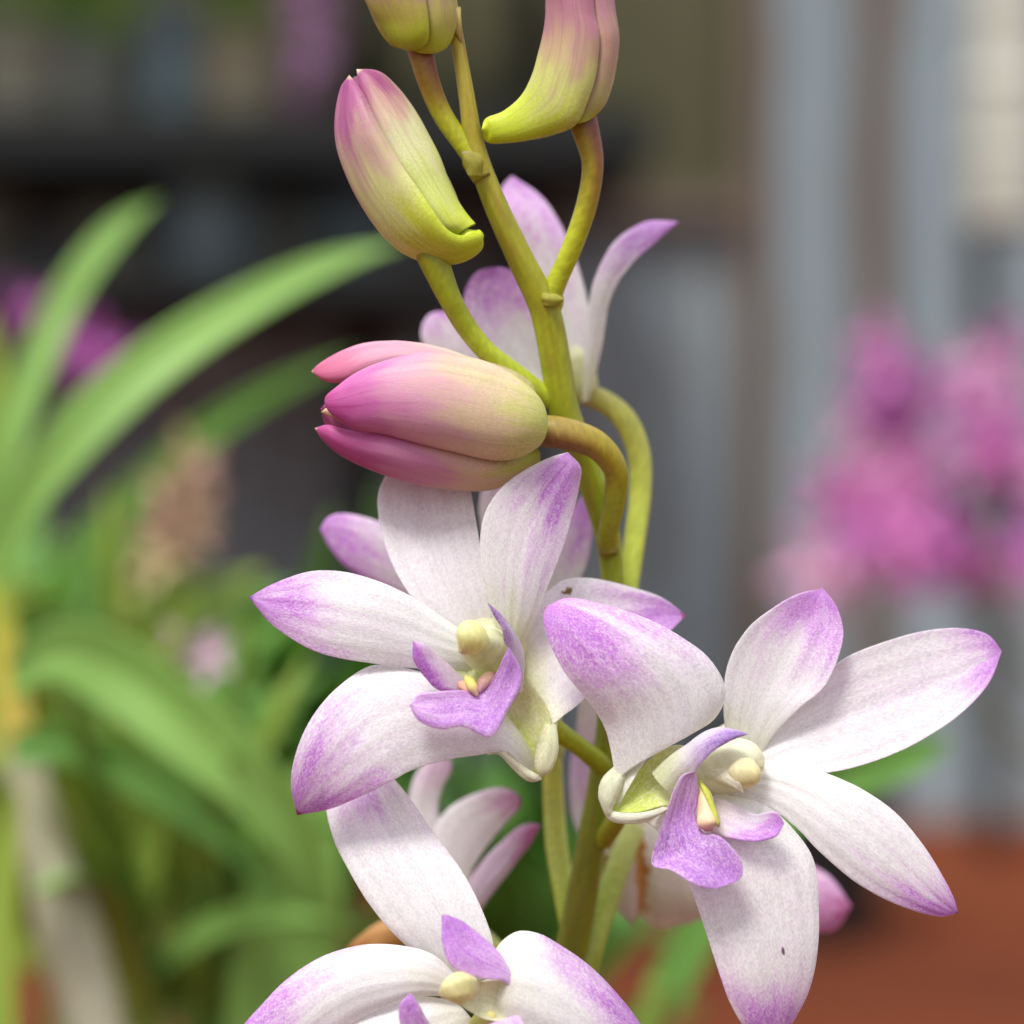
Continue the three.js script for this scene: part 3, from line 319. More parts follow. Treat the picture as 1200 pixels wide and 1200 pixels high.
{ // lowest flower, cut by the lower edge of the picture
  const f = group('flower', spray, 'open flower below the other two, its lip raised like a hood'), z = win(280, 880, 2.4);
  petal(f, 'sepal', z([[560, 640, 0], [500, 575, 0.2], [420, 500, 0], [355, 415, -0.8], [300, 320, -2], [262, 235, -3.4], [245, 165, -4.6], [255, 90, -6], [320, 30, -7.4]], 1), z([[700, 640, 0.4], [718, 560, 0.6], [692, 465, 0.2], [645, 370, -0.6], [585, 280, -1.8], [525, 200, -3.2], [470, 120, -4.8], [410, 60, -6.4], [320, 30, -7.4]], 1), { bulge: 0.1, N: 50, M: 26, bow: 0.3 }, { start: 0.62, amt: 0.7, streak: 0.4, rim: 0.3, baseAmt: 0.15, baseEnd: 0.25 });
  petal(f, 'petal', z([[620, 640, 0], [545, 572, 0.2], [440, 546, 0], [335, 548, -0.4], [230, 580, -1], [140, 637, -1.6], [65, 712, -2.4], [0, 790, -3], [-30, 880, -4]], 2.4), z([[600, 690, 1], [500, 692, 1.4], [420, 718, 1.6], [350, 748, 1.4], [290, 790, 1], [220, 850, 0], [140, 900, -1], [60, 915, -2.4], [-30, 880, -4]], 2.4), { bulge: 0.2, N: 50, M: 26 }, { start: 0.42, amt: 0.75, streak: 0.5, rim: -0.3, baseAmt: 0.25, baseEnd: 0.3, skew: -0.12 });
  petal(f, 'petal', z([[700, 640, 0], [728, 548, 0.8], [782, 508, 1], [840, 512, 0.8], [910, 550, 0.2], [985, 604, -0.6], [1060, 680, -1.6], [1125, 760, -2.6], [1185, 860, -3.6], [1190, 960, -4.6]], 2.6), z([[720, 780, 1.6], [760, 800, 2.2], [800, 830, 2.6], [850, 880, 2.6], [910, 930, 2.2], [980, 980, 1.4], [1050, 1010, 0], [1110, 1020, -1.6], [1160, 1000, -3.4], [1190, 960, -4.6]], 2.6), { bulge: 0.18, N: 50, M: 28 }, { start: 0.5, amt: 0.8, streak: 0.4, rim: -0.5, baseAmt: 0.35, baseEnd: 0.4, skew: -0.25 });
  petal(f, 'sepal', z([[600, 700, 0], [500, 690, 0.8], [400, 722, 1], [300, 762, 0.8], [230, 840, 0.4], [170, 960, 0], [140, 1080, -1]], 2), z([[680, 800, 1], [620, 840, 2], [540, 930, 2.6], [440, 1020, 2.6], [330, 1080, 2], [230, 1110, 0.6], [140, 1080, -1]], 2), { bulge: 0.14, N: 44, M: 24 }, { start: 0.6, amt: 0.9, baseAmt: 0.3 });
  petal(f, 'sepal', z([[640, 820, 1], [600, 940, 2], [610, 1060, 2], [680, 1180, 0]], 1), z([[800, 800, 1], [880, 920, 2], [850, 1060, 2], [680, 1180, 0]], 1), { bulge: 0.14, N: 40, M: 22 }, { start: 0.6, amt: 0.9, baseAmt: 0.3 });
  const lip = group('lip', f);
  mesh('side_lobe', blade(z([[760, 760, 1.5], [765, 690, 2.4], [745, 648, 3], [700, 640, 3.6], [640, 628, 4], [590, 600, 4.2], [572, 545, 4], [573, 495, 3.6], [570, 462, 3]], 3), z([[785, 760, 1], [790, 690, 1.4], [780, 630, 1.6], [745, 580, 1.6], [700, 535, 1.6], [660, 500, 1.8], [620, 472, 2.2], [590, 462, 2.6], [570, 462, 3]], 3), { bulge: 0.12, N: 44, M: 18, thick: 0.4, seed: 41, ripple: 0.15 }), petalMat({ white: '#ead6f0', tip: '#dc9ee8', deep: '#c884de', start: 0.0, amt: 0.95, streak: 0.6, baseAmt: 0, rim: 0.2, w: 128, h: 192, mottle: 1.6 }), lip);
  mesh('side_lobe', blade(z([[560, 800, 3], [520, 740, 4], [500, 700, 4.4], [480, 680, 4.4]], 3), z([[470, 830, 3], [455, 780, 4], [452, 715, 4.4], [480, 680, 4.4]], 3), { bulge: 0.2, N: 30, M: 16, thick: 0.4, seed: 42 }), petalMat({ white: '#f0e4f4', tip: '#dc9ee8', deep: '#c884de', start: -0.1, amt: 0.9, streak: 0.5, baseAmt: 0.2, w: 64, h: 96, rim: 0.4 }), lip);
  mesh('middle_lobe', blade(z([[640, 800, 4], [660, 860, 5], [690, 920, 5.4], [740, 960, 5]], 3), z([[790, 740, 3], [820, 820, 4.4], [810, 900, 5], [740, 960, 5]], 3), { bulge: 0.1, N: 30, M: 16, thick: 0.4, seed: 43, ripple: 0.2 }), petalMat({ white: '#ead6f0', tip: '#dc9ee8', deep: '#c884de', start: -0.2, amt: 0.95, baseAmt: 0, w: 96, h: 96 }), lip);
  const q = (X, Y, zz, r) => [280 + X / 2.4, 880 + Y / 2.4, zz, r];
  mesh('callus', blob([q(650, 790, 4, 3), q(670, 765, 5.4, 9), q(700, 750, 5.8, 10), q(730, 752, 5.4, 4)], [[0, '#d8d478'], [0.5, '#cfd06a'], [1, '#d8c890']]), FLESH, lip);
  const col = group('column', f);
  mesh('column_cup', blade(z([[760, 755, 2.6], [720, 760, 3.6], [670, 745, 4.4], [620, 715, 4.8], [585, 690, 4.8]], 3), z([[758, 660, 2.6], [730, 645, 3.6], [690, 648, 4.4], [640, 640, 4.8], [585, 690, 4.8]], 3), { bulge: -0.35, round: true, N: 30, M: 20, thick: 0.5, seed: 44 }), petalMat({ white: '#f1efd4', tip: '#e6e4b0', amt: 0.3, start: 0.3, baseAmt: 0.3, base: '#e0e4a8', w: 64, h: 64 }), col);
  mesh('anther_cap', blob([q(670, 665, 6.6, 6), q(650, 664, 7.2, 14), q(620, 666, 8, 18), q(590, 675, 8.2, 14), q(568, 685, 8, 5)], [[0, '#f2ecc0'], [0.5, '#f0e6a4'], [1, '#f0e6b0']], { fleck: '#f6f2cc', flat: 0.85, shape: (th, t) => 1 - 0.18 * Math.exp(-Math.pow((th - 1.9) / 0.3, 2)) + 0.06 * Math.cos(th * 3) + 0.1 * noise(th * 2, t * 6, 5) }), SOFT, col);
}
// ---------------------------------------------------------------- flowers on the far side of the stem
const backCol = { start: 0.3, amt: 0.95, streak: 0.3, rim: 0.1, baseAmt: 0.4, baseEnd: 0.25, tip: '#e2a6ec', deep: '#d692e6', w: 96, h: 128 };
{
  const f = group('flower', spray, 'upright flower seen from behind the stem beneath the claw-shaped bud'), Z = (l, d = 0) => l.map(([x, y, q = 0]) => [x, y, q + d]);
  petal(f, 'sepal', Z([[676, 470], [636, 410], [602, 310], [590, 250], [588, 220, -1], [600, 206, -1]], -20), Z([[690, 470], [696, 405], [684, 335], [664, 278], [636, 232, -1], [600, 206, -1]], -20), { bulge: 0.12 }, { ...backCol, amt: 0.75 });
  petal(f, 'petal', Z([[674, 474], [600, 440, 1], [556, 390, 2], [544, 350, 2], [558, 320, 1], [586, 313]], -18), Z([[684, 470], [668, 432], [642, 385], [628, 350], [610, 322], [586, 313]], -18), { bulge: -0.15 }, backCol);
  petal(f, 'petal', Z([[682, 470], [687, 400], [698, 325, 1], [722, 282, 1], [756, 260], [795, 260, -2]], -17), Z([[690, 470], [704, 410, 2], [716, 350, 3], [738, 312, 3], [768, 284, 1], [795, 260, -2]], -17), { bulge: 0.15 }, { ...backCol, start: 0.35 });
  petal(f, 'sepal', Z([[672, 478], [560, 455], [502, 415], [493, 388], [504, 368], [522, 365]], -22), Z([[680, 470], [615, 430], [575, 398], [552, 374], [538, 366], [522, 365]], -22), { bulge: 0.1 }, { ...backCol, amt: 0.7 });
  mesh('flower_base', blob([[690, 470, -18.5, 8], [686, 462, -18.5, 16], [680, 445, -18.5, 20], [676, 420, -18.5, 16], [675, 405, -18.5, 4]], [[0, '#c8cc70'], [0.5, '#e2e8b0'], [1, '#eef0d0']]), SOFT, f);
}
{
  const f = group('flower', spray, 'lilac flower mostly hidden behind the V-lipped flower'), Z = (l, d = 0) => l.map(([x, y, q = 0]) => [x, y, q + d]);
  petal(f, 'petal', Z([[560, 690], [500, 640], [450, 614], [410, 602], [385, 606], [375, 620]], -18), Z([[560, 740], [500, 712], [450, 688], [410, 668], [388, 645], [375, 620]], -18), { bulge: 0.1 }, { ...backCol, start: 0.2 });
  petal(f, 'petal', Z([[620, 740], [640, 680], [656, 635], [670, 600], [686, 574]], -16), Z([[660, 740], [676, 690], [690, 650], [694, 610], [686, 574]], -16), { bulge: 0.1 }, backCol);
  petal(f, 'sepal', Z([[560, 700], [566, 640], [562, 590], [570, 560], [592, 545]], -18), Z([[620, 700], [622, 640], [622, 590], [612, 560], [592, 545]], -18), { bulge: 0.1 }, { ...backCol, amt: 0.5 });
  petal(f, 'sepal', Z([[650, 770], [676, 800], [676, 860], [680, 920], [686, 965]], -18), Z([[690, 760], [704, 810], [708, 860], [704, 920], [686, 965]], -18), { bulge: 0.1 }, { ...backCol, amt: 0.4 });
  mesh('flower_base', blob([[650, 900, -18.2, 6], [648, 880, -18.2, 14], [630, 820, -18.2, 22], [610, 760, -18.2, 24], [596, 710, -18.2, 6]], [[0, '#c8d060'], [0.5, '#e2e8b0'], [1, '#eef0d0']]), SOFT, f);
}
{
  const f = group('flower', spray, 'pale pink half-hidden flower between the V-lipped flower and the hooded one'), z = win(280, 880, 2.4);
  const c = { ...backCol, tip: '#dc8fd0', deep: '#d86ab0', amt: 0.75, start: 0.45 };
  petal(f, 'petal', z([[560, 440], [545, 300], [555, 205], [620, 140], [700, 108], [755, 106], [792, 132]], -21), z([[640, 440], [650, 350], [690, 280], [735, 222], [770, 180], [790, 155], [792, 132]], -21), { bulge: 0.1 }, c);
  petal(f, 'petal', z([[620, 450], [645, 370], [695, 300], [750, 244], [800, 208], [848, 206]], -20), z([[660, 480], [700, 420], [745, 360], [790, 300], [830, 248], [848, 206]], -20), { bulge: 0.15 }, { ...c, white: '#e8d6e6', amt: 0.9 });
  petal(f, 'sepal', z([[520, 420], [485, 260], [478, 140], [500, 60], [560, 10], [600, 30]], -23), z([[600, 420], [580, 260], [560, 160], [575, 100], [596, 60], [600, 30]], -23), { bulge: 0.1 }, { ...c, amt: 0.3 });
  petal(f, 'sepal', z([[480, 480], [430, 470], [380, 490], [340, 520], [300, 560]], -22), z([[520, 520], [470, 540], [420, 560], [360, 575], [300, 560]], -22), { bulge: 0.2 }, { ...c, white: '#e0b070', tip: '#c88848', deep: '#b87840', base: '#d8c070' });
  mesh('flower_base', blob([[666, 1145, -16, 6], [640, 1140, -18, 8], [600, 1125, -20, 9], [560, 1092, -21.5, 10], [530, 1062, -22, 8], [516, 1046, -22, 2]], [[0, '#98a63c'], [0.6, '#b4c060'], [1, '#dce2b0']]), SOFT, f);
}
{
  const f = group('flower', spray, 'white fading flower with a brown streak, behind the lower stem'), Z = (l, d = 0) => l.map(([x, y, q = 0]) => [x, y, q + d]);
  const c = { ...backCol, amt: 0.15, start: 0.6, white: '#f1eede', base: '#d4dc80' };
  petal(f, 'sepal', Z([[716, 985], [730, 960], [760, 950], [800, 975], [830, 1020], [850, 1060]], -26), Z([[724, 1010], [740, 1060], [770, 1088], [800, 1085], [826, 1075], [850, 1060]], -26), { bulge: 0.25 }, { ...c, spots: [[0.4, 0.3, 0.5, 0.06, '#c88a38']] });
  petal(f, 'sepal', Z([[720, 1000], [712, 1030], [720, 1060], [742, 1085]], -23), Z([[740, 985], [752, 1010], [756, 1050], [742, 1085]], -23), { bulge: 0.25 }, { ...c, spots: [[0.95, 0.5, 0.25, 0.6, '#c88a38']] });
  petal(f, 'petal', Z([[800, 985], [870, 990], [930, 1005], [970, 1025], [998, 1062, -1]], -27), Z([[800, 1040], [870, 1070], [930, 1088], [978, 1090], [998, 1062, -1]], -27), { bulge: 0.15 }, { ...backCol, tip: '#dc8ad0', deep: '#d870a8', start: 0.35 });
  petal(f, 'petal', Z([[690, 1000], [672, 960], [668, 900], [676, 850]], -25), Z([[716, 1000], [712, 950], [706, 900], [676, 850]], -25), { bulge: 0.15 }, { ...backCol, amt: 0.5 });
}

// ================================================================ the place behind: paving, board wall, shelf, pots, plants
const tex = (w, h, f, rep) => { const t = paintTexture(w, h, f); t.wrapS = t.wrapT = THREE.RepeatWrapping; if (rep) t.repeat.set(...rep); return t; };
const box = (w, h, d, x, y, z) => { const g = new THREE.BoxGeometry(w, h, d); g.translate(x, y, z); return g; };
{ // red-brown paving
  const map = tex(512, 512, (v, u, x, y) => { const n = fbm(v * 9, u * 9, 51), m = fbm(v * 40, u * 40, 52), g = hash(x, y, 53); return mix3(rgb('#552814'), rgb('#7a3f26'), n).map((q, i) => q * (0.85 + 0.2 * m + 0.1 * g) * (1 - 0.25 * sstep(0.62, 0.8, fbm(v * 14, u * 14, 55)))); });
  const g = new THREE.PlaneGeometry(6, 6); g.rotateX(-Math.PI / 2); g.translate(0, 0, 0);
  structure(mesh('paving', g, new THREE.MeshPhysicalMaterial({ map, roughness: 0.95, specularIntensity: 0.3 }))).userData.label = 'dull red-brown paving behind the flowers';
}
const WZ = -1.72;            // face of the board wall
const X = (px, z) => (px - 600) * scaleAt(z * 1000), Y = (py, z) => H + (600 - py) * scaleAt(z * 1000);
const boardTex = (a, b, s) => tex(128, 512, (v, u, x, y) => { const n = fbm(v * 3, u * 6, s), st = fbm(v * 30, u * 3, s + 1), w = sstep(0.6, 0.78, fbm(v * 6, u * 9, s + 2)); return mix3(mix3(rgb(a), rgb(b), n), rgb('#6a5a4c'), w * 0.6).map((q) => q * (0.88 + 0.24 * st)); });
const shadeBoard = new THREE.MeshStandardMaterial({ map: boardTex('#45452e', '#56543a', 95), roughness: 0.9 });  // dark olive paints in the deep shade of the upper wall
const blueBoard = [0, 1, 2].map((i) => new THREE.MeshStandardMaterial({ map: boardTex('#7d8a92', '#97a4aa', 60 + i * 5), roughness: 0.8 }));
const brownBoard = [0, 1].map((i) => new THREE.MeshStandardMaterial({ map: boardTex('#5f5349', '#76675a', 80 + i * 5), roughness: 0.85 }));
{ // weathered board wall
  const wall = tag(group('board_wall'), 'weathered blue-grey board wall with brown battens behind the flowers', 'wall');
  mesh('wall_backing', box(2.6, 1.6, 0.03, 0.1, 0.8, WZ - 0.05), brownBoard[1], wall);
  const at = (p0, p1, mat, name, zoff = 0, y0 = 0, y1 = 1.5) => { const x0 = X(p0, WZ), x1 = X(p1, WZ); mesh(name, box(x1 - x0, y1 - y0, 0.024, (x0 + x1) / 2, (y0 + y1) / 2, WZ - 0.012 + zoff), mat, wall); };
  // boards and battens from the corner by the shelf outwards
  for (const [a, b, m] of [[905, 1003, blueBoard[0]], [1046, 1132, blueBoard[1]], [1168, 1270, blueBoard[2]], [1310, 1410, blueBoard[0]], [1450, 1560, blueBoard[1]], [1600, 1720, blueBoard[2]]]) at(a, b, m, 'plank');
  for (const [a, b, m] of [[866, 900, brownBoard[0]], [1005, 1044, brownBoard[1]], [1272, 1308, brownBoard[0]], [1412, 1448, brownBoard[1]]]) at(a, b, m, 'batten', 0.012);
  at(1134, 1166, blueBoard[0], 'plank', -0.01);
  for (const [a, b, k] of [[755, 862, 1], [640, 750, 2], [520, 636, 0], [400, 516, 1]]) at(a, b, blueBoard[k], 'plank', -0.004, 0, Y(262, WZ));
  for (const [a, b] of [[755, 862], [640, 752], [520, 636], [300, 516], [60, 296], [-200, 56], [-420, -204]]) at(a, b, shadeBoard, 'plank', -0.008, Y(225, WZ), 1.5);
  const x0 = X(-420, WZ), x1 = X(864, WZ); mesh('rail', box(x1 - x0, 0.024, 0.03, (x0 + x1) / 2, Y(243, WZ), WZ + 0.005), brownBoard[0], wall);
  for (const [a, b, m] of [[300, 396, blueBoard[0]], [190, 296, blueBoard[2]], [60, 186, blueBoard[1]], [-80, 56, blueBoard[0]], [-240, -84, blueBoard[2]], [-420, -244, blueBoard[1]]]) at(a, b, m, 'plank', -0.004, 0, Y(262, WZ));
}
{ // dark slatted bench shelf against the wall
  const shelf = tag(group('plant_shelf'), 'dark plant shelf against the wall behind the green leaves', 'shelf');
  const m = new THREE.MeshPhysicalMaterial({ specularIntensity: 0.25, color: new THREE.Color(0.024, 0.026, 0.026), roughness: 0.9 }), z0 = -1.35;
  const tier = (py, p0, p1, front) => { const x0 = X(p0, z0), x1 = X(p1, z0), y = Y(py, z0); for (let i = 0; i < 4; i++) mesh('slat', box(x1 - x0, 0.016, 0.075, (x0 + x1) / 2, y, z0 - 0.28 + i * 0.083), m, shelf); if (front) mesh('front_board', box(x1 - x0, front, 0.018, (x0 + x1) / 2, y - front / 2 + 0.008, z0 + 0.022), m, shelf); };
  tier(150, -420, 765, 0.034); tier(330, -420, 520, 0.02); tier(-190, -420, 640, 0.03);  // last tier, out of view, is added to shade the wall
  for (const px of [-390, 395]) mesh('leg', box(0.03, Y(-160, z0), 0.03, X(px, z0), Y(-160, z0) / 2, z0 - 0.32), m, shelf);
  for (const px of [-390, 625]) mesh('shade_tier_post', box(0.025, Y(-200, z0), 0.025, X(px, z0), Y(-200, z0) / 2, z0 - 0.345), m, shelf);  // posts carrying the added shading tier
}
function lathe(prof, seg = 40) { return new THREE.LatheGeometry(prof.map(([r, y]) => new THREE.Vector2(r, y)), seg); }
const potProfile = (r, h) => [[0.0, 0.002], [r * 0.72, 0], [r * 0.76, 0.004], [r * 0.94, h * 0.8], [r * 0.95, h * 0.82], [r * 1.02, h * 0.83], [r * 1.04, h * 0.99], [r * 1.02, h], [r * 0.97, h], [r * 0.93, h * 0.85], [r * 0.7, h * 0.8], [0, h * 0.8]];
const shelfPots = [];
{ // pots on both tiers of the shelf
  const mats = ['#5b5e58', '#6c6a5c', '#55666c', '#77705c', '#7a8c92'].map((c) => new THREE.MeshStandardMaterial({ color: c, roughness: 0.8 })), zz = -1.35;
  [[28, 150, 0.04, 0.07, 1, 'wide olive-grey flowerpot on the upper shelf tier beside the arching leaf'], [110, 150, 0.03, 0.06, 0, 'medium grey flowerpot on the upper shelf tier'], [204, 150, 0.026, 0.085, 2, 'tall narrow slate-blue flowerpot on the upper shelf tier'], [285, 150, 0.034, 0.065, 3, 'tan flowerpot on the upper shelf tier beside the mauve blossoms'],
    [-50, 330, 0.04, 0.06, 3, 'tan flowerpot on the lower shelf tier'], [130, 330, 0.026, 0.045, 1, 'small olive-grey flowerpot on the lower shelf tier'], [245, 330, 0.034, 0.058, 4, 'pale blue-grey flowerpot on the lower shelf tier above the long arching leaf'], [335, 330, 0.022, 0.05, 0, 'narrow grey flowerpot on the lower shelf tier'], [415, 330, 0.03, 0.055, 2, 'slate-blue flowerpot on the lower shelf tier behind the slender bud']].forEach(([px, py, r, h, k, label]) => {
    const z0 = zz - 0.06, p = mesh('shelf_pot', lathe(potProfile(r, h)), mats[k]); p.position.set(X(px, z0), Y(py, zz) + 0.009, z0); shelfPots.push([p.position.x, p.position.y + h * 0.8, z0, r, py]);
    tag(p, label, 'flowerpot', 'pots on the dark shelf');
  });
}
{ // black pot on the paving
  const p = mesh('black_pot', lathe(potProfile(0.066, 0.13)), new THREE.MeshStandardMaterial({ color: new THREE.Color(0.008, 0.008, 0.009), roughness: 0.6 }));
  p.position.set(X(930, -1.2), 0, -1.2); tag(p, 'black plastic flowerpot on the red-brown paving behind the wide open flower', 'flowerpot');
}
{ // ribbed white downpipe end, fixed to the wall
  const r = 0.03, pr = [[0, 0], [r * 0.9, 0], [r, 0.004]]; const top = 0.75, y0 = Y(268, -1.5);
  for (let y = 0.02; y < top; y += 0.004) { const q = (y % 0.05) / 0.05; pr.push([r * (1 + (q < 0.24 ? 0.12 * Math.sin(q / 0.24 * Math.PI) : 0)) * (y > 0.12 ? 0.9 : 1), y]); }
  pr.push([0, top]);
  const pipe = tag(group('ribbed_pipe'), 'cream ribbed plastic pipe hanging before the board wall', 'pipe');
  const t = mesh('pipe_tube', lathe(pr), new THREE.MeshStandardMaterial({ color: '#bdbcaf', roughness: 0.45 }), pipe); t.position.set(X(1178, -1.5), y0, -1.5);
  mesh('dark_gap_tube', body([[1150, 262, -1500, 14], [1150, 330, -1500, 14], [1152, 400, -1500, 14], [1156, 600, -1500, 14], [1160, 800, -1500, 14], [1160, 1004, -1500, 14]], { N: 24, M: 14, paint: () => rgb('#1c1e1f') }), FLESH, pipe);  // black tube added to stand in for the dark gap beneath the pipe
  mesh('wall_bracket', box(0.014, 0.02, 0.2, X(1178, -1.5), y0 + 0.5, -1.62), brownBoard[0], pipe);
}
// ---------------------------------------------------------------- leafy plants
const leafMats = [['#84b252', '#a6d070', 0.4], ['#669a42', '#80b656', 0.35], ['#649a34', '#80b648', 0.4], ['#4f8430', '#689c3e', 0.35], ['#8fb03c', '#b4c85c', 0.35]].map(([a, b, t], i) => {
  const map = paintTexture(96, 256, (v, u, x, y) => { const n = fbm(v * 4, u * 8, 130 + i), st = noise(v * 26, u * 2, 140 + i), c = Math.abs(2 * v - 1); return mix3(mix3(rgb(a), rgb(b), 0.3 + 0.7 * n), rgb('#b8d890'), 0.25 * Math.exp(-c * c * 300)).map((q) => q * (0.94 + 0.12 * st)); });
  return new THREE.MeshPhysicalMaterial({ map, roughness: 0.5, side: THREE.DoubleSide, transmission: t, thickness: 0, specularIntensity: 0.6 });
});
function leaf(parent, L, R, m, o = {}) { return mesh('leaf', blade(L, R, { N: 30, M: 12, bulge: -0.12, thick: 0.8, ripple: 0.3, vein: 0.4, seed: seedNo++, ...o }), leafMats[m], parent); }
const dz = (l, d) => l.map(([x, y, q = 0]) => [x, y, q + d]);
const cane = (parent, pts, stops, o = {}) => mesh('cane', body(pts, { N: 60, M: 18, paint: (t, th) => { const n = fbm(t * 8, th * 2, 6); return mix3(ramp(stops, t), rgb('#8f8a6c'), 0.35 * sstep(0.5, 0.8, n)); }, shape: (th, t) => 1 + 0.06 * Math.sin(th * 4) + 0.06 * Math.pow(Math.abs(Math.sin(t * 14)), 8), ...o }), FLESH, parent);
{ // the leafy cane beside the spray
  const p = tag(group('leafy_orchid'), 'leafy orchid with long arching green leaves and a pale cane', 'orchid plant');
  cane(p, [[-8, 640, -150, 10], [2, 720, -150, 14], [12, 800, -150, 19], [26, 880, -150, 23], [50, 980, -150, 30], [80, 1090, -150, 36], [110, 1210, -150, 38], [150, 1500, -150, 38], [190, 2000, -150, 32], [200, 2581, -150, 24]], [[0, '#7fa040'], [0.08, '#a8b040'], [0.2, '#c8b848'], [0.3, '#c0aa50'], [0.36, '#b8b49a'], [0.6, '#bcb8a0'], [1, '#a8a888']]);
  leaf(p, dz([[-20, 640], [-8, 520], [30, 400, -4], [80, 310, -10], [130, 258, -18], [188, 232, -26]], -165), dz([[4, 640], [26, 540], [66, 430, -4], [105, 340, -10], [146, 280, -18], [188, 232, -26]], -165), 0, { bow: 2 });
  leaf(p, dz([[-10, 680], [8, 600], [60, 500], [150, 415, -4], [260, 350, -10], [370, 305, -16], [475, 285, -22]], -140), dz([[8, 698], [49, 606], [105, 540], [189, 462, -4], [295, 385, -10], [396, 324, -16], [475, 285, -22]], -139), 0, { bow: 2 });
  leaf(p, dz([[10, 740], [70, 650], [150, 565], [232, 495], [325, 445], [420, 412]], -270), dz([[30, 760], [100, 670], [180, 585], [258, 515], [342, 458], [420, 412]], -270), 2, { bow: 2 });
  leaf(p, dz([[10, 770], [60, 730], [130, 740], [220, 800, 4], [300, 870, 4], [370, 960], [395, 1090, -8]], -125), dz([[15, 820], [60, 800], [110, 830], [190, 890, 4], [260, 940, 4], [330, 1010], [395, 1090, -8]], -125), 0, { bow: -2 });
  leaf(p, dz([[12, 860], [50, 850], [110, 860], [180, 890], [250, 940], [300, 1000], [330, 1080]], -140), dz([[16, 900], [50, 895], [100, 910], [160, 940], [220, 975], [270, 1010], [330, 1080]], -140), 1, { bow: -2 });
  leaf(p, dz([[150, 1600], [230, 1400], [260, 1250], [275, 1100], [300, 1000], [350, 900], [400, 850]], -160), dz([[230, 1600], [340, 1400], [380, 1250], [400, 1100], [400, 1000], [400, 920], [400, 850]], -160), 0);
  leaf(p, dz([[-60, 900], [-50, 700], [-40, 560], [-30, 440], [-10, 360]], -180), dz([[0, 900], [20, 720], [20, 560], [10, 440], [-10, 360]], -180), 4);
  leaf(p, dz([[-40, 1400], [-50, 1200], [-40, 1050], [-10, 950], [20, 920]], -135), dz([[30, 1400], [20, 1200], [20, 1100], [24, 1000], [20, 920]], -135), 4);
}
function tuft(name, label, px, z, y0, leaves, seed, span, hMin, hMax, mats, caneCol, wide = 24) { // a potted clump of strap leaves standing on the paving
  const p = tag(group(name), label, 'orchid plant', 'leafy clumps in the background'), R = rng(seed), zz = z, k = (DIST * 1000 - z) / (DIST * 1000);
  const groundY = 600 + H / (S * k);
  const nc = 3; const heads = [];
  for (let c = 0; c < nc; c++) { const x = px + (R() - 0.5) * span * 0.5, yt = y0 + (R()) * 150; heads.push([x, yt]); cane(p, [[x, yt, zz, 9], [x + 6, mix(yt, groundY, 0.3), zz, 14], [x + 10, mix(yt, groundY, 0.7), zz, 13], [px + (R() - 0.5) * 30, groundY, zz, 12]], [[0, '#708a38'], [0.5, caneCol], [1, '#8a8450']], { N: 30, M: 12 }); }
  for (let i = 0; i < leaves; i++) {
    const [hx, hy] = heads[i % nc], a = (R() - 0.5) * 2.0, len = mix(hMin, hMax, R()), w = wide * (0.7 + 0.9 * R()), drop = 0.15 + 0.5 * R(), s0 = R() * 160;
    const L = [], Rr = [], dzz = (R() - 0.5) * 60 * k;
    for (let j = 0; j <= 6; j++) { const t = j / 6, x = hx + Math.sin(a) * len * t, y = hy + s0 - Math.cos(a) * len * t + drop * len * t * t * Math.abs(Math.sin(a)) * 1.4, ww = w * Math.sin(Math.PI * Math.min(1, 0.18 + 0.82 * t)) * (j === 6 ? 0 : 1); const nx = Math.cos(a), ny = Math.sin(a); L.push([x - nx * ww, y - ny * ww, zz + dzz * t]); Rr.push([x + nx * ww, y + ny * ww, zz + dzz * t + 6]); }
    leaf(p, L, Rr, mats[Math.floor(R() * mats.length)], { N: 18, M: 8 });
  }
  return p;
}
tuft('leaf_clump', 'dense mid-green leaf clump behind the pale cane', 120, -200, 900, 34, 11, 260, 220, 480, [1, 2, 4, 4], '#8a8a50', 20);
tuft('leaf_clump', 'green leaf clump behind the arching leaves and the white flowers', 350, -250, 860, 40, 12, 300, 180, 430, [2, 3, 1], '#6a7440', 20);
tuft('leaf_clump', 'yellow-green leaf clump beside the pale blurred blossoms', 175, -300, 720, 30, 13, 240, 130, 300, [4, 1, 4], '#9a8c50', 15);
tuft('leaf_clump', 'deep green leaf clump behind the lower stem of the spray', 600, -240, 1080, 32, 14, 190, 160, 330, [2, 3, 1], '#6a7440', 20);
tuft('leaf_clump', 'leaf clump low behind the yellow-green leaves', 120, -450, 800, 30, 15, 440, 200, 430, [1, 2], '#6a7440', 20);
tuft('leaf_clump', 'bright yellow-green leaf clump beside the pale cane and under the arching leaf', 200, -175, 1010, 26, 17, 260, 200, 420, [4, 0, 4], '#9a9c50', 15);
tuft('leaf_clump', 'low leaf clump between the pale cane and the hooded flower', 320, -220, 1160, 30, 16, 240, 200, 380, [1, 2, 3], '#6a7440', 20);
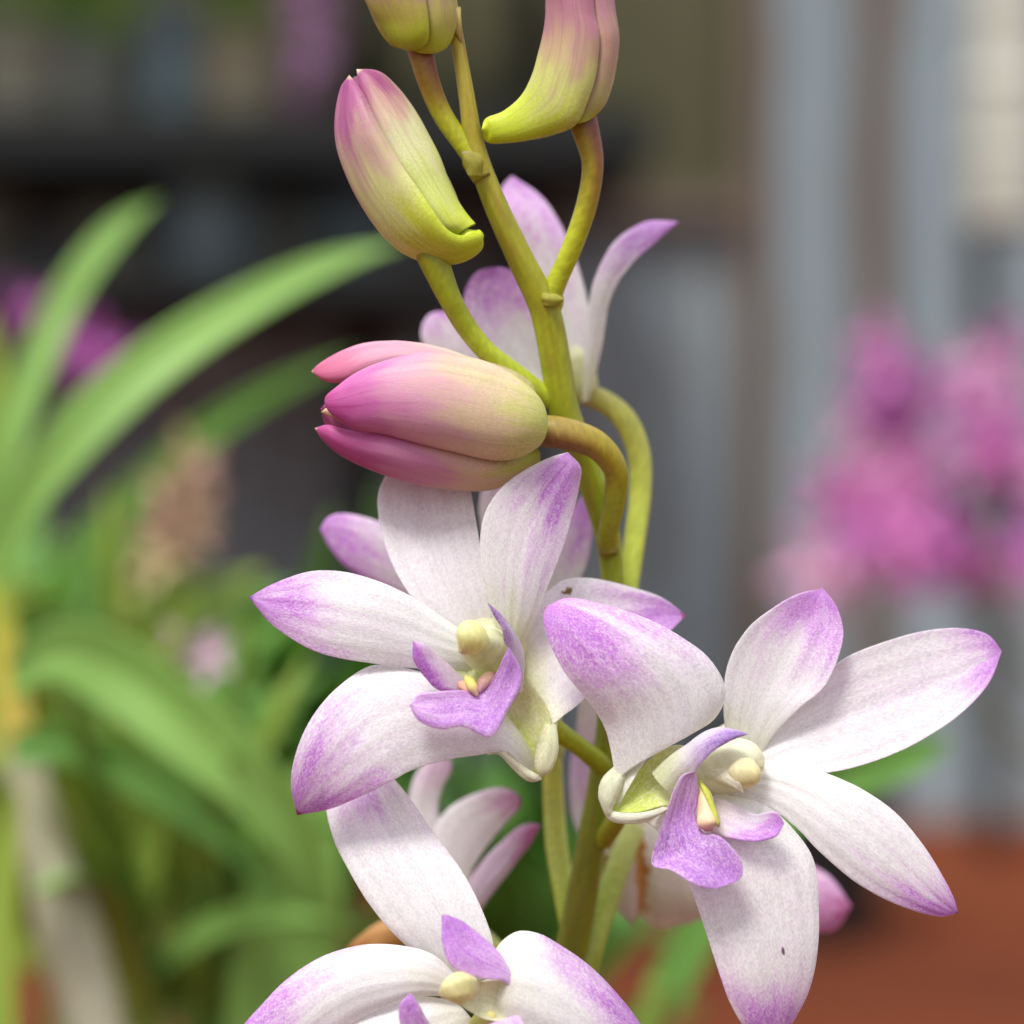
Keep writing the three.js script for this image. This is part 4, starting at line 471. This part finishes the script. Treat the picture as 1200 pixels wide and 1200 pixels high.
for (const [n, label, count] of [[0, 'upright olive leaves in the widest pot of the upper shelf tier', 9], [1, 'upright leaves in the medium grey pot of the upper shelf tier', 8], [3, 'upright leaves in the tan pot of the upper shelf tier', 9], [6, 'short leaves in the pale blue-grey pot of the lower shelf tier', 5]]) { // leaves growing in the shelf pots
  const [x, y, z, r, py] = shelfPots[n], k = scaleAt(z * 1000), R = rng(400 + n), p = tag(group('shelf_plant'), label, 'pot plant', 'plants on the dark shelf');
  const px = 600 + x / k, yy = 600 - (y - H) / k, len = py < 200 ? 190 : 70;
  for (let i = 0; i < count; i++) { const a = (R() - 0.5) * 1.3, l = len * (0.6 + 0.6 * R()), w = 8 + 9 * R(), bx = px + (R() - 0.5) * r / k, L = [], Q = []; for (let j = 0; j <= 5; j++) { const t = j / 5, ww = w * Math.sin(Math.PI * Math.min(1, 0.15 + 0.85 * t)) * (j === 5 ? 0 : 1), cx = bx + Math.sin(a) * l * t * (0.5 + 0.5 * t), cy = yy - l * t * Math.cos(a); L.push([cx - ww, cy, z * 1000 + (R() - 0.5) * 8]); Q.push([cx + ww, cy, z * 1000 + 6]); } Q[5] = L[5]; leaf(p, L, Q, [2, 3, 4][Math.floor(R() * 3)], { N: 14, M: 8 }); }
}
{ // single leaf reaching out beside the wide open flower
  const p = tag(group('leaf_sprout'), 'green strap leaf reaching out behind the wide open flower', 'orchid plant');
  leaf(p, dz([[760, 1150], [850, 980], [950, 900], [1030, 872], [1080, 862], [1118, 866]], -150), dz([[800, 1180], [890, 1020], [970, 950], [1040, 925], [1085, 900], [1118, 866]], -150), 1);
  cane(p, [[775, 1150, -150, 16], [740, 1300, -150, 18], [720, 1700, -150, 18], [715, 2580, -150, 18]], [[0, '#708a38'], [1, '#8a8450']]);
}
// ---------------------------------------------------------------- blurred blossoms
function blossomGeo(size, seed) { // five pointed petals and a lip round a short neck
  const R = rng(seed), parts = [];
  for (let i = 0; i < 5; i++) {
    const g = new THREE.SphereGeometry(1, 12, 8); g.scale(size * 0.24, size * 0.55, size * 0.07); g.translate(0, size * 0.5, 0);
    const q = g.attributes.position; for (let k = 0; k < q.count; k++) { const yy = q.getY(k) / size; q.setX(k, q.getX(k) * (1.1 - 0.45 * yy)); q.setZ(k, q.getZ(k) + size * 0.28 * yy * yy); }
    g.rotateX((R() - 0.5) * 0.4); g.rotateZ(i * Math.PI * 0.4 + (R() - 0.5) * 0.25); parts.push(g);
  }
  const lip = new THREE.SphereGeometry(1, 10, 8); lip.scale(size * 0.2, size * 0.28, size * 0.14); lip.translate(0, -size * 0.1, size * 0.2); parts.push(lip);
  const neck = new THREE.CylinderGeometry(size * 0.08, size * 0.06, size * 0.6, 8); neck.rotateX(Math.PI / 2); neck.translate(0, 0, -size * 0.3); parts.push(neck);
  const g = mergeGeometries(parts); g.computeVertexNormals(); return g;
}
const blossomMat = (hex, hex2) => { const t = paintTexture(32, 32, (v, u, x, y) => mix3(rgb(hex), rgb(hex2), fbm(v * 5, u * 5, 200))); return new THREE.MeshPhysicalMaterial({ map: t, roughness: 0.6, transmission: 0.25, thickness: 0, side: THREE.DoubleSide }); };
const bGeos = [0, 1, 2, 3].map((i) => blossomGeo(0.011, 300 + i));
function blossomSpray(name, label, stems, mats, seed, stalkHex) { // stems: [path of grid points [x, y, z, r], first share of the path with flowers, flowers, spread in metres]
  const p = tag(group(name), label, 'orchid', 'blurred orchids in the background'), R = rng(seed);
  for (const [path, from, n, spread, sc = 1] of stems) {
    mesh('stem', body(path, { N: 40, M: 10, paint: () => rgb(stalkHex) }), FLESH, p);
    const c = new THREE.CatmullRomCurve3(path.map(P), false, 'centripetal');
    for (let i = 0; i < n; i++) {
      const t = mix(from, 0, i / (n - 1)), a = R() * Math.PI * 2, s = spread * (0.3 + 0.7 * R()) * (0.3 + 0.95 * t / from), q = c.getPoint(t);
      const m = mesh('blossom', bGeos[Math.floor(R() * 4)], mats[Math.floor(R() * mats.length)], p);
      m.position.set(q.x + Math.cos(a) * s, q.y + (R() - 0.5) * spread * 0.5, q.z + Math.sin(a) * s);
      m.rotation.set((R() - 0.5) * 0.7, Math.atan2(Math.cos(a), Math.sin(a) + 0.6), R() * 6); m.scale.setScalar(sc * (0.8 + 0.4 * R()));
    }
  }
  return p;
}
const magenta = [blossomMat('#cc62b2', '#e08cca'), blossomMat('#e8a6d4', '#f4c8e2'), blossomMat('#b04aa8', '#c86cbc')];
const paleP = [blossomMat('#e0b8d0', '#efd8e4'), blossomMat('#d898c0', '#e8c0d8')];
const fadedP = [blossomMat('#c8a878', '#d8c098'), blossomMat('#c89888', '#d8b8a0')];
blossomSpray('magenta_orchid', 'blurred magenta orchid in full bloom before the blue-grey boards', [
  [[[1045, 425, -620, 2], [1042, 500, -620, 3], [1034, 580, -620, 3], [1030, 660, -620, 4], [1050, 755, -620, 4], [1230, 900, -620, 5], [1330, 1000, -620, 5], [1340, 1440, -620, 6]], 0.46, 34, 0.026, 1.25],
  [[[1155, 420, -640, 2], [1150, 500, -640, 3], [1150, 580, -640, 3], [1150, 660, -640, 4], [1180, 740, -640, 4], [1300, 900, -640, 5], [1335, 1000, -640, 5], [1345, 1420, -640, 6]], 0.46, 34, 0.03, 1.25],
], magenta, 21, '#5a5a30');
blossomSpray('mauve_orchid', 'mauve blossoms hanging above the dark shelf', [[[[372, -60, -900, 2], [366, 0, -900, 2], [362, 60, -900, 3], [368, 110, -900, 3], [420, 20, -910, 3], [470, -60, -920, 4], [500, -200, -930, 5], [500, -900, -930, 5]], 0.4, 12, 0.018]], [blossomMat('#86508a', '#a06c9e')], 22, '#4a4a30');
blossomSpray('dark_magenta_orchid', 'deep purple blossoms in shade between the arching leaves', [[[[20, 350, -560, 2], [50, 385, -560, 2], [90, 410, -560, 3], [120, 430, -560, 3], [110, 560, -560, 3], [100, 900, -560, 4], [100, 1510, -560, 4]], 0.5, 9, 0.012]], [magenta[2]], 23, '#3a4020');
blossomSpray('pale_pink_orchid', 'pale pink blurred blossom among green leaves', [[[[212, 762, -165, 2], [236, 768, -165, 2], [258, 774, -165, 2], [266, 1100, -165, 4], [266, 2498, -165, 5]], 0.5, 4, 0.002, 0.45]], paleP, 24, '#5a7a30');
blossomSpray('faded_orchid', 'faded tan blossoms among yellow-green leaves', [[[[225, 545, -260, 2], [215, 580, -260, 3], [208, 620, -260, 3], [200, 680, -260, 4], [190, 900, -260, 5], [190, 2107, -260, 5]], 0.6, 9, 0.007, 0.7]], fadedP, 25, '#7a8030');

renderer.render(scene, camera);
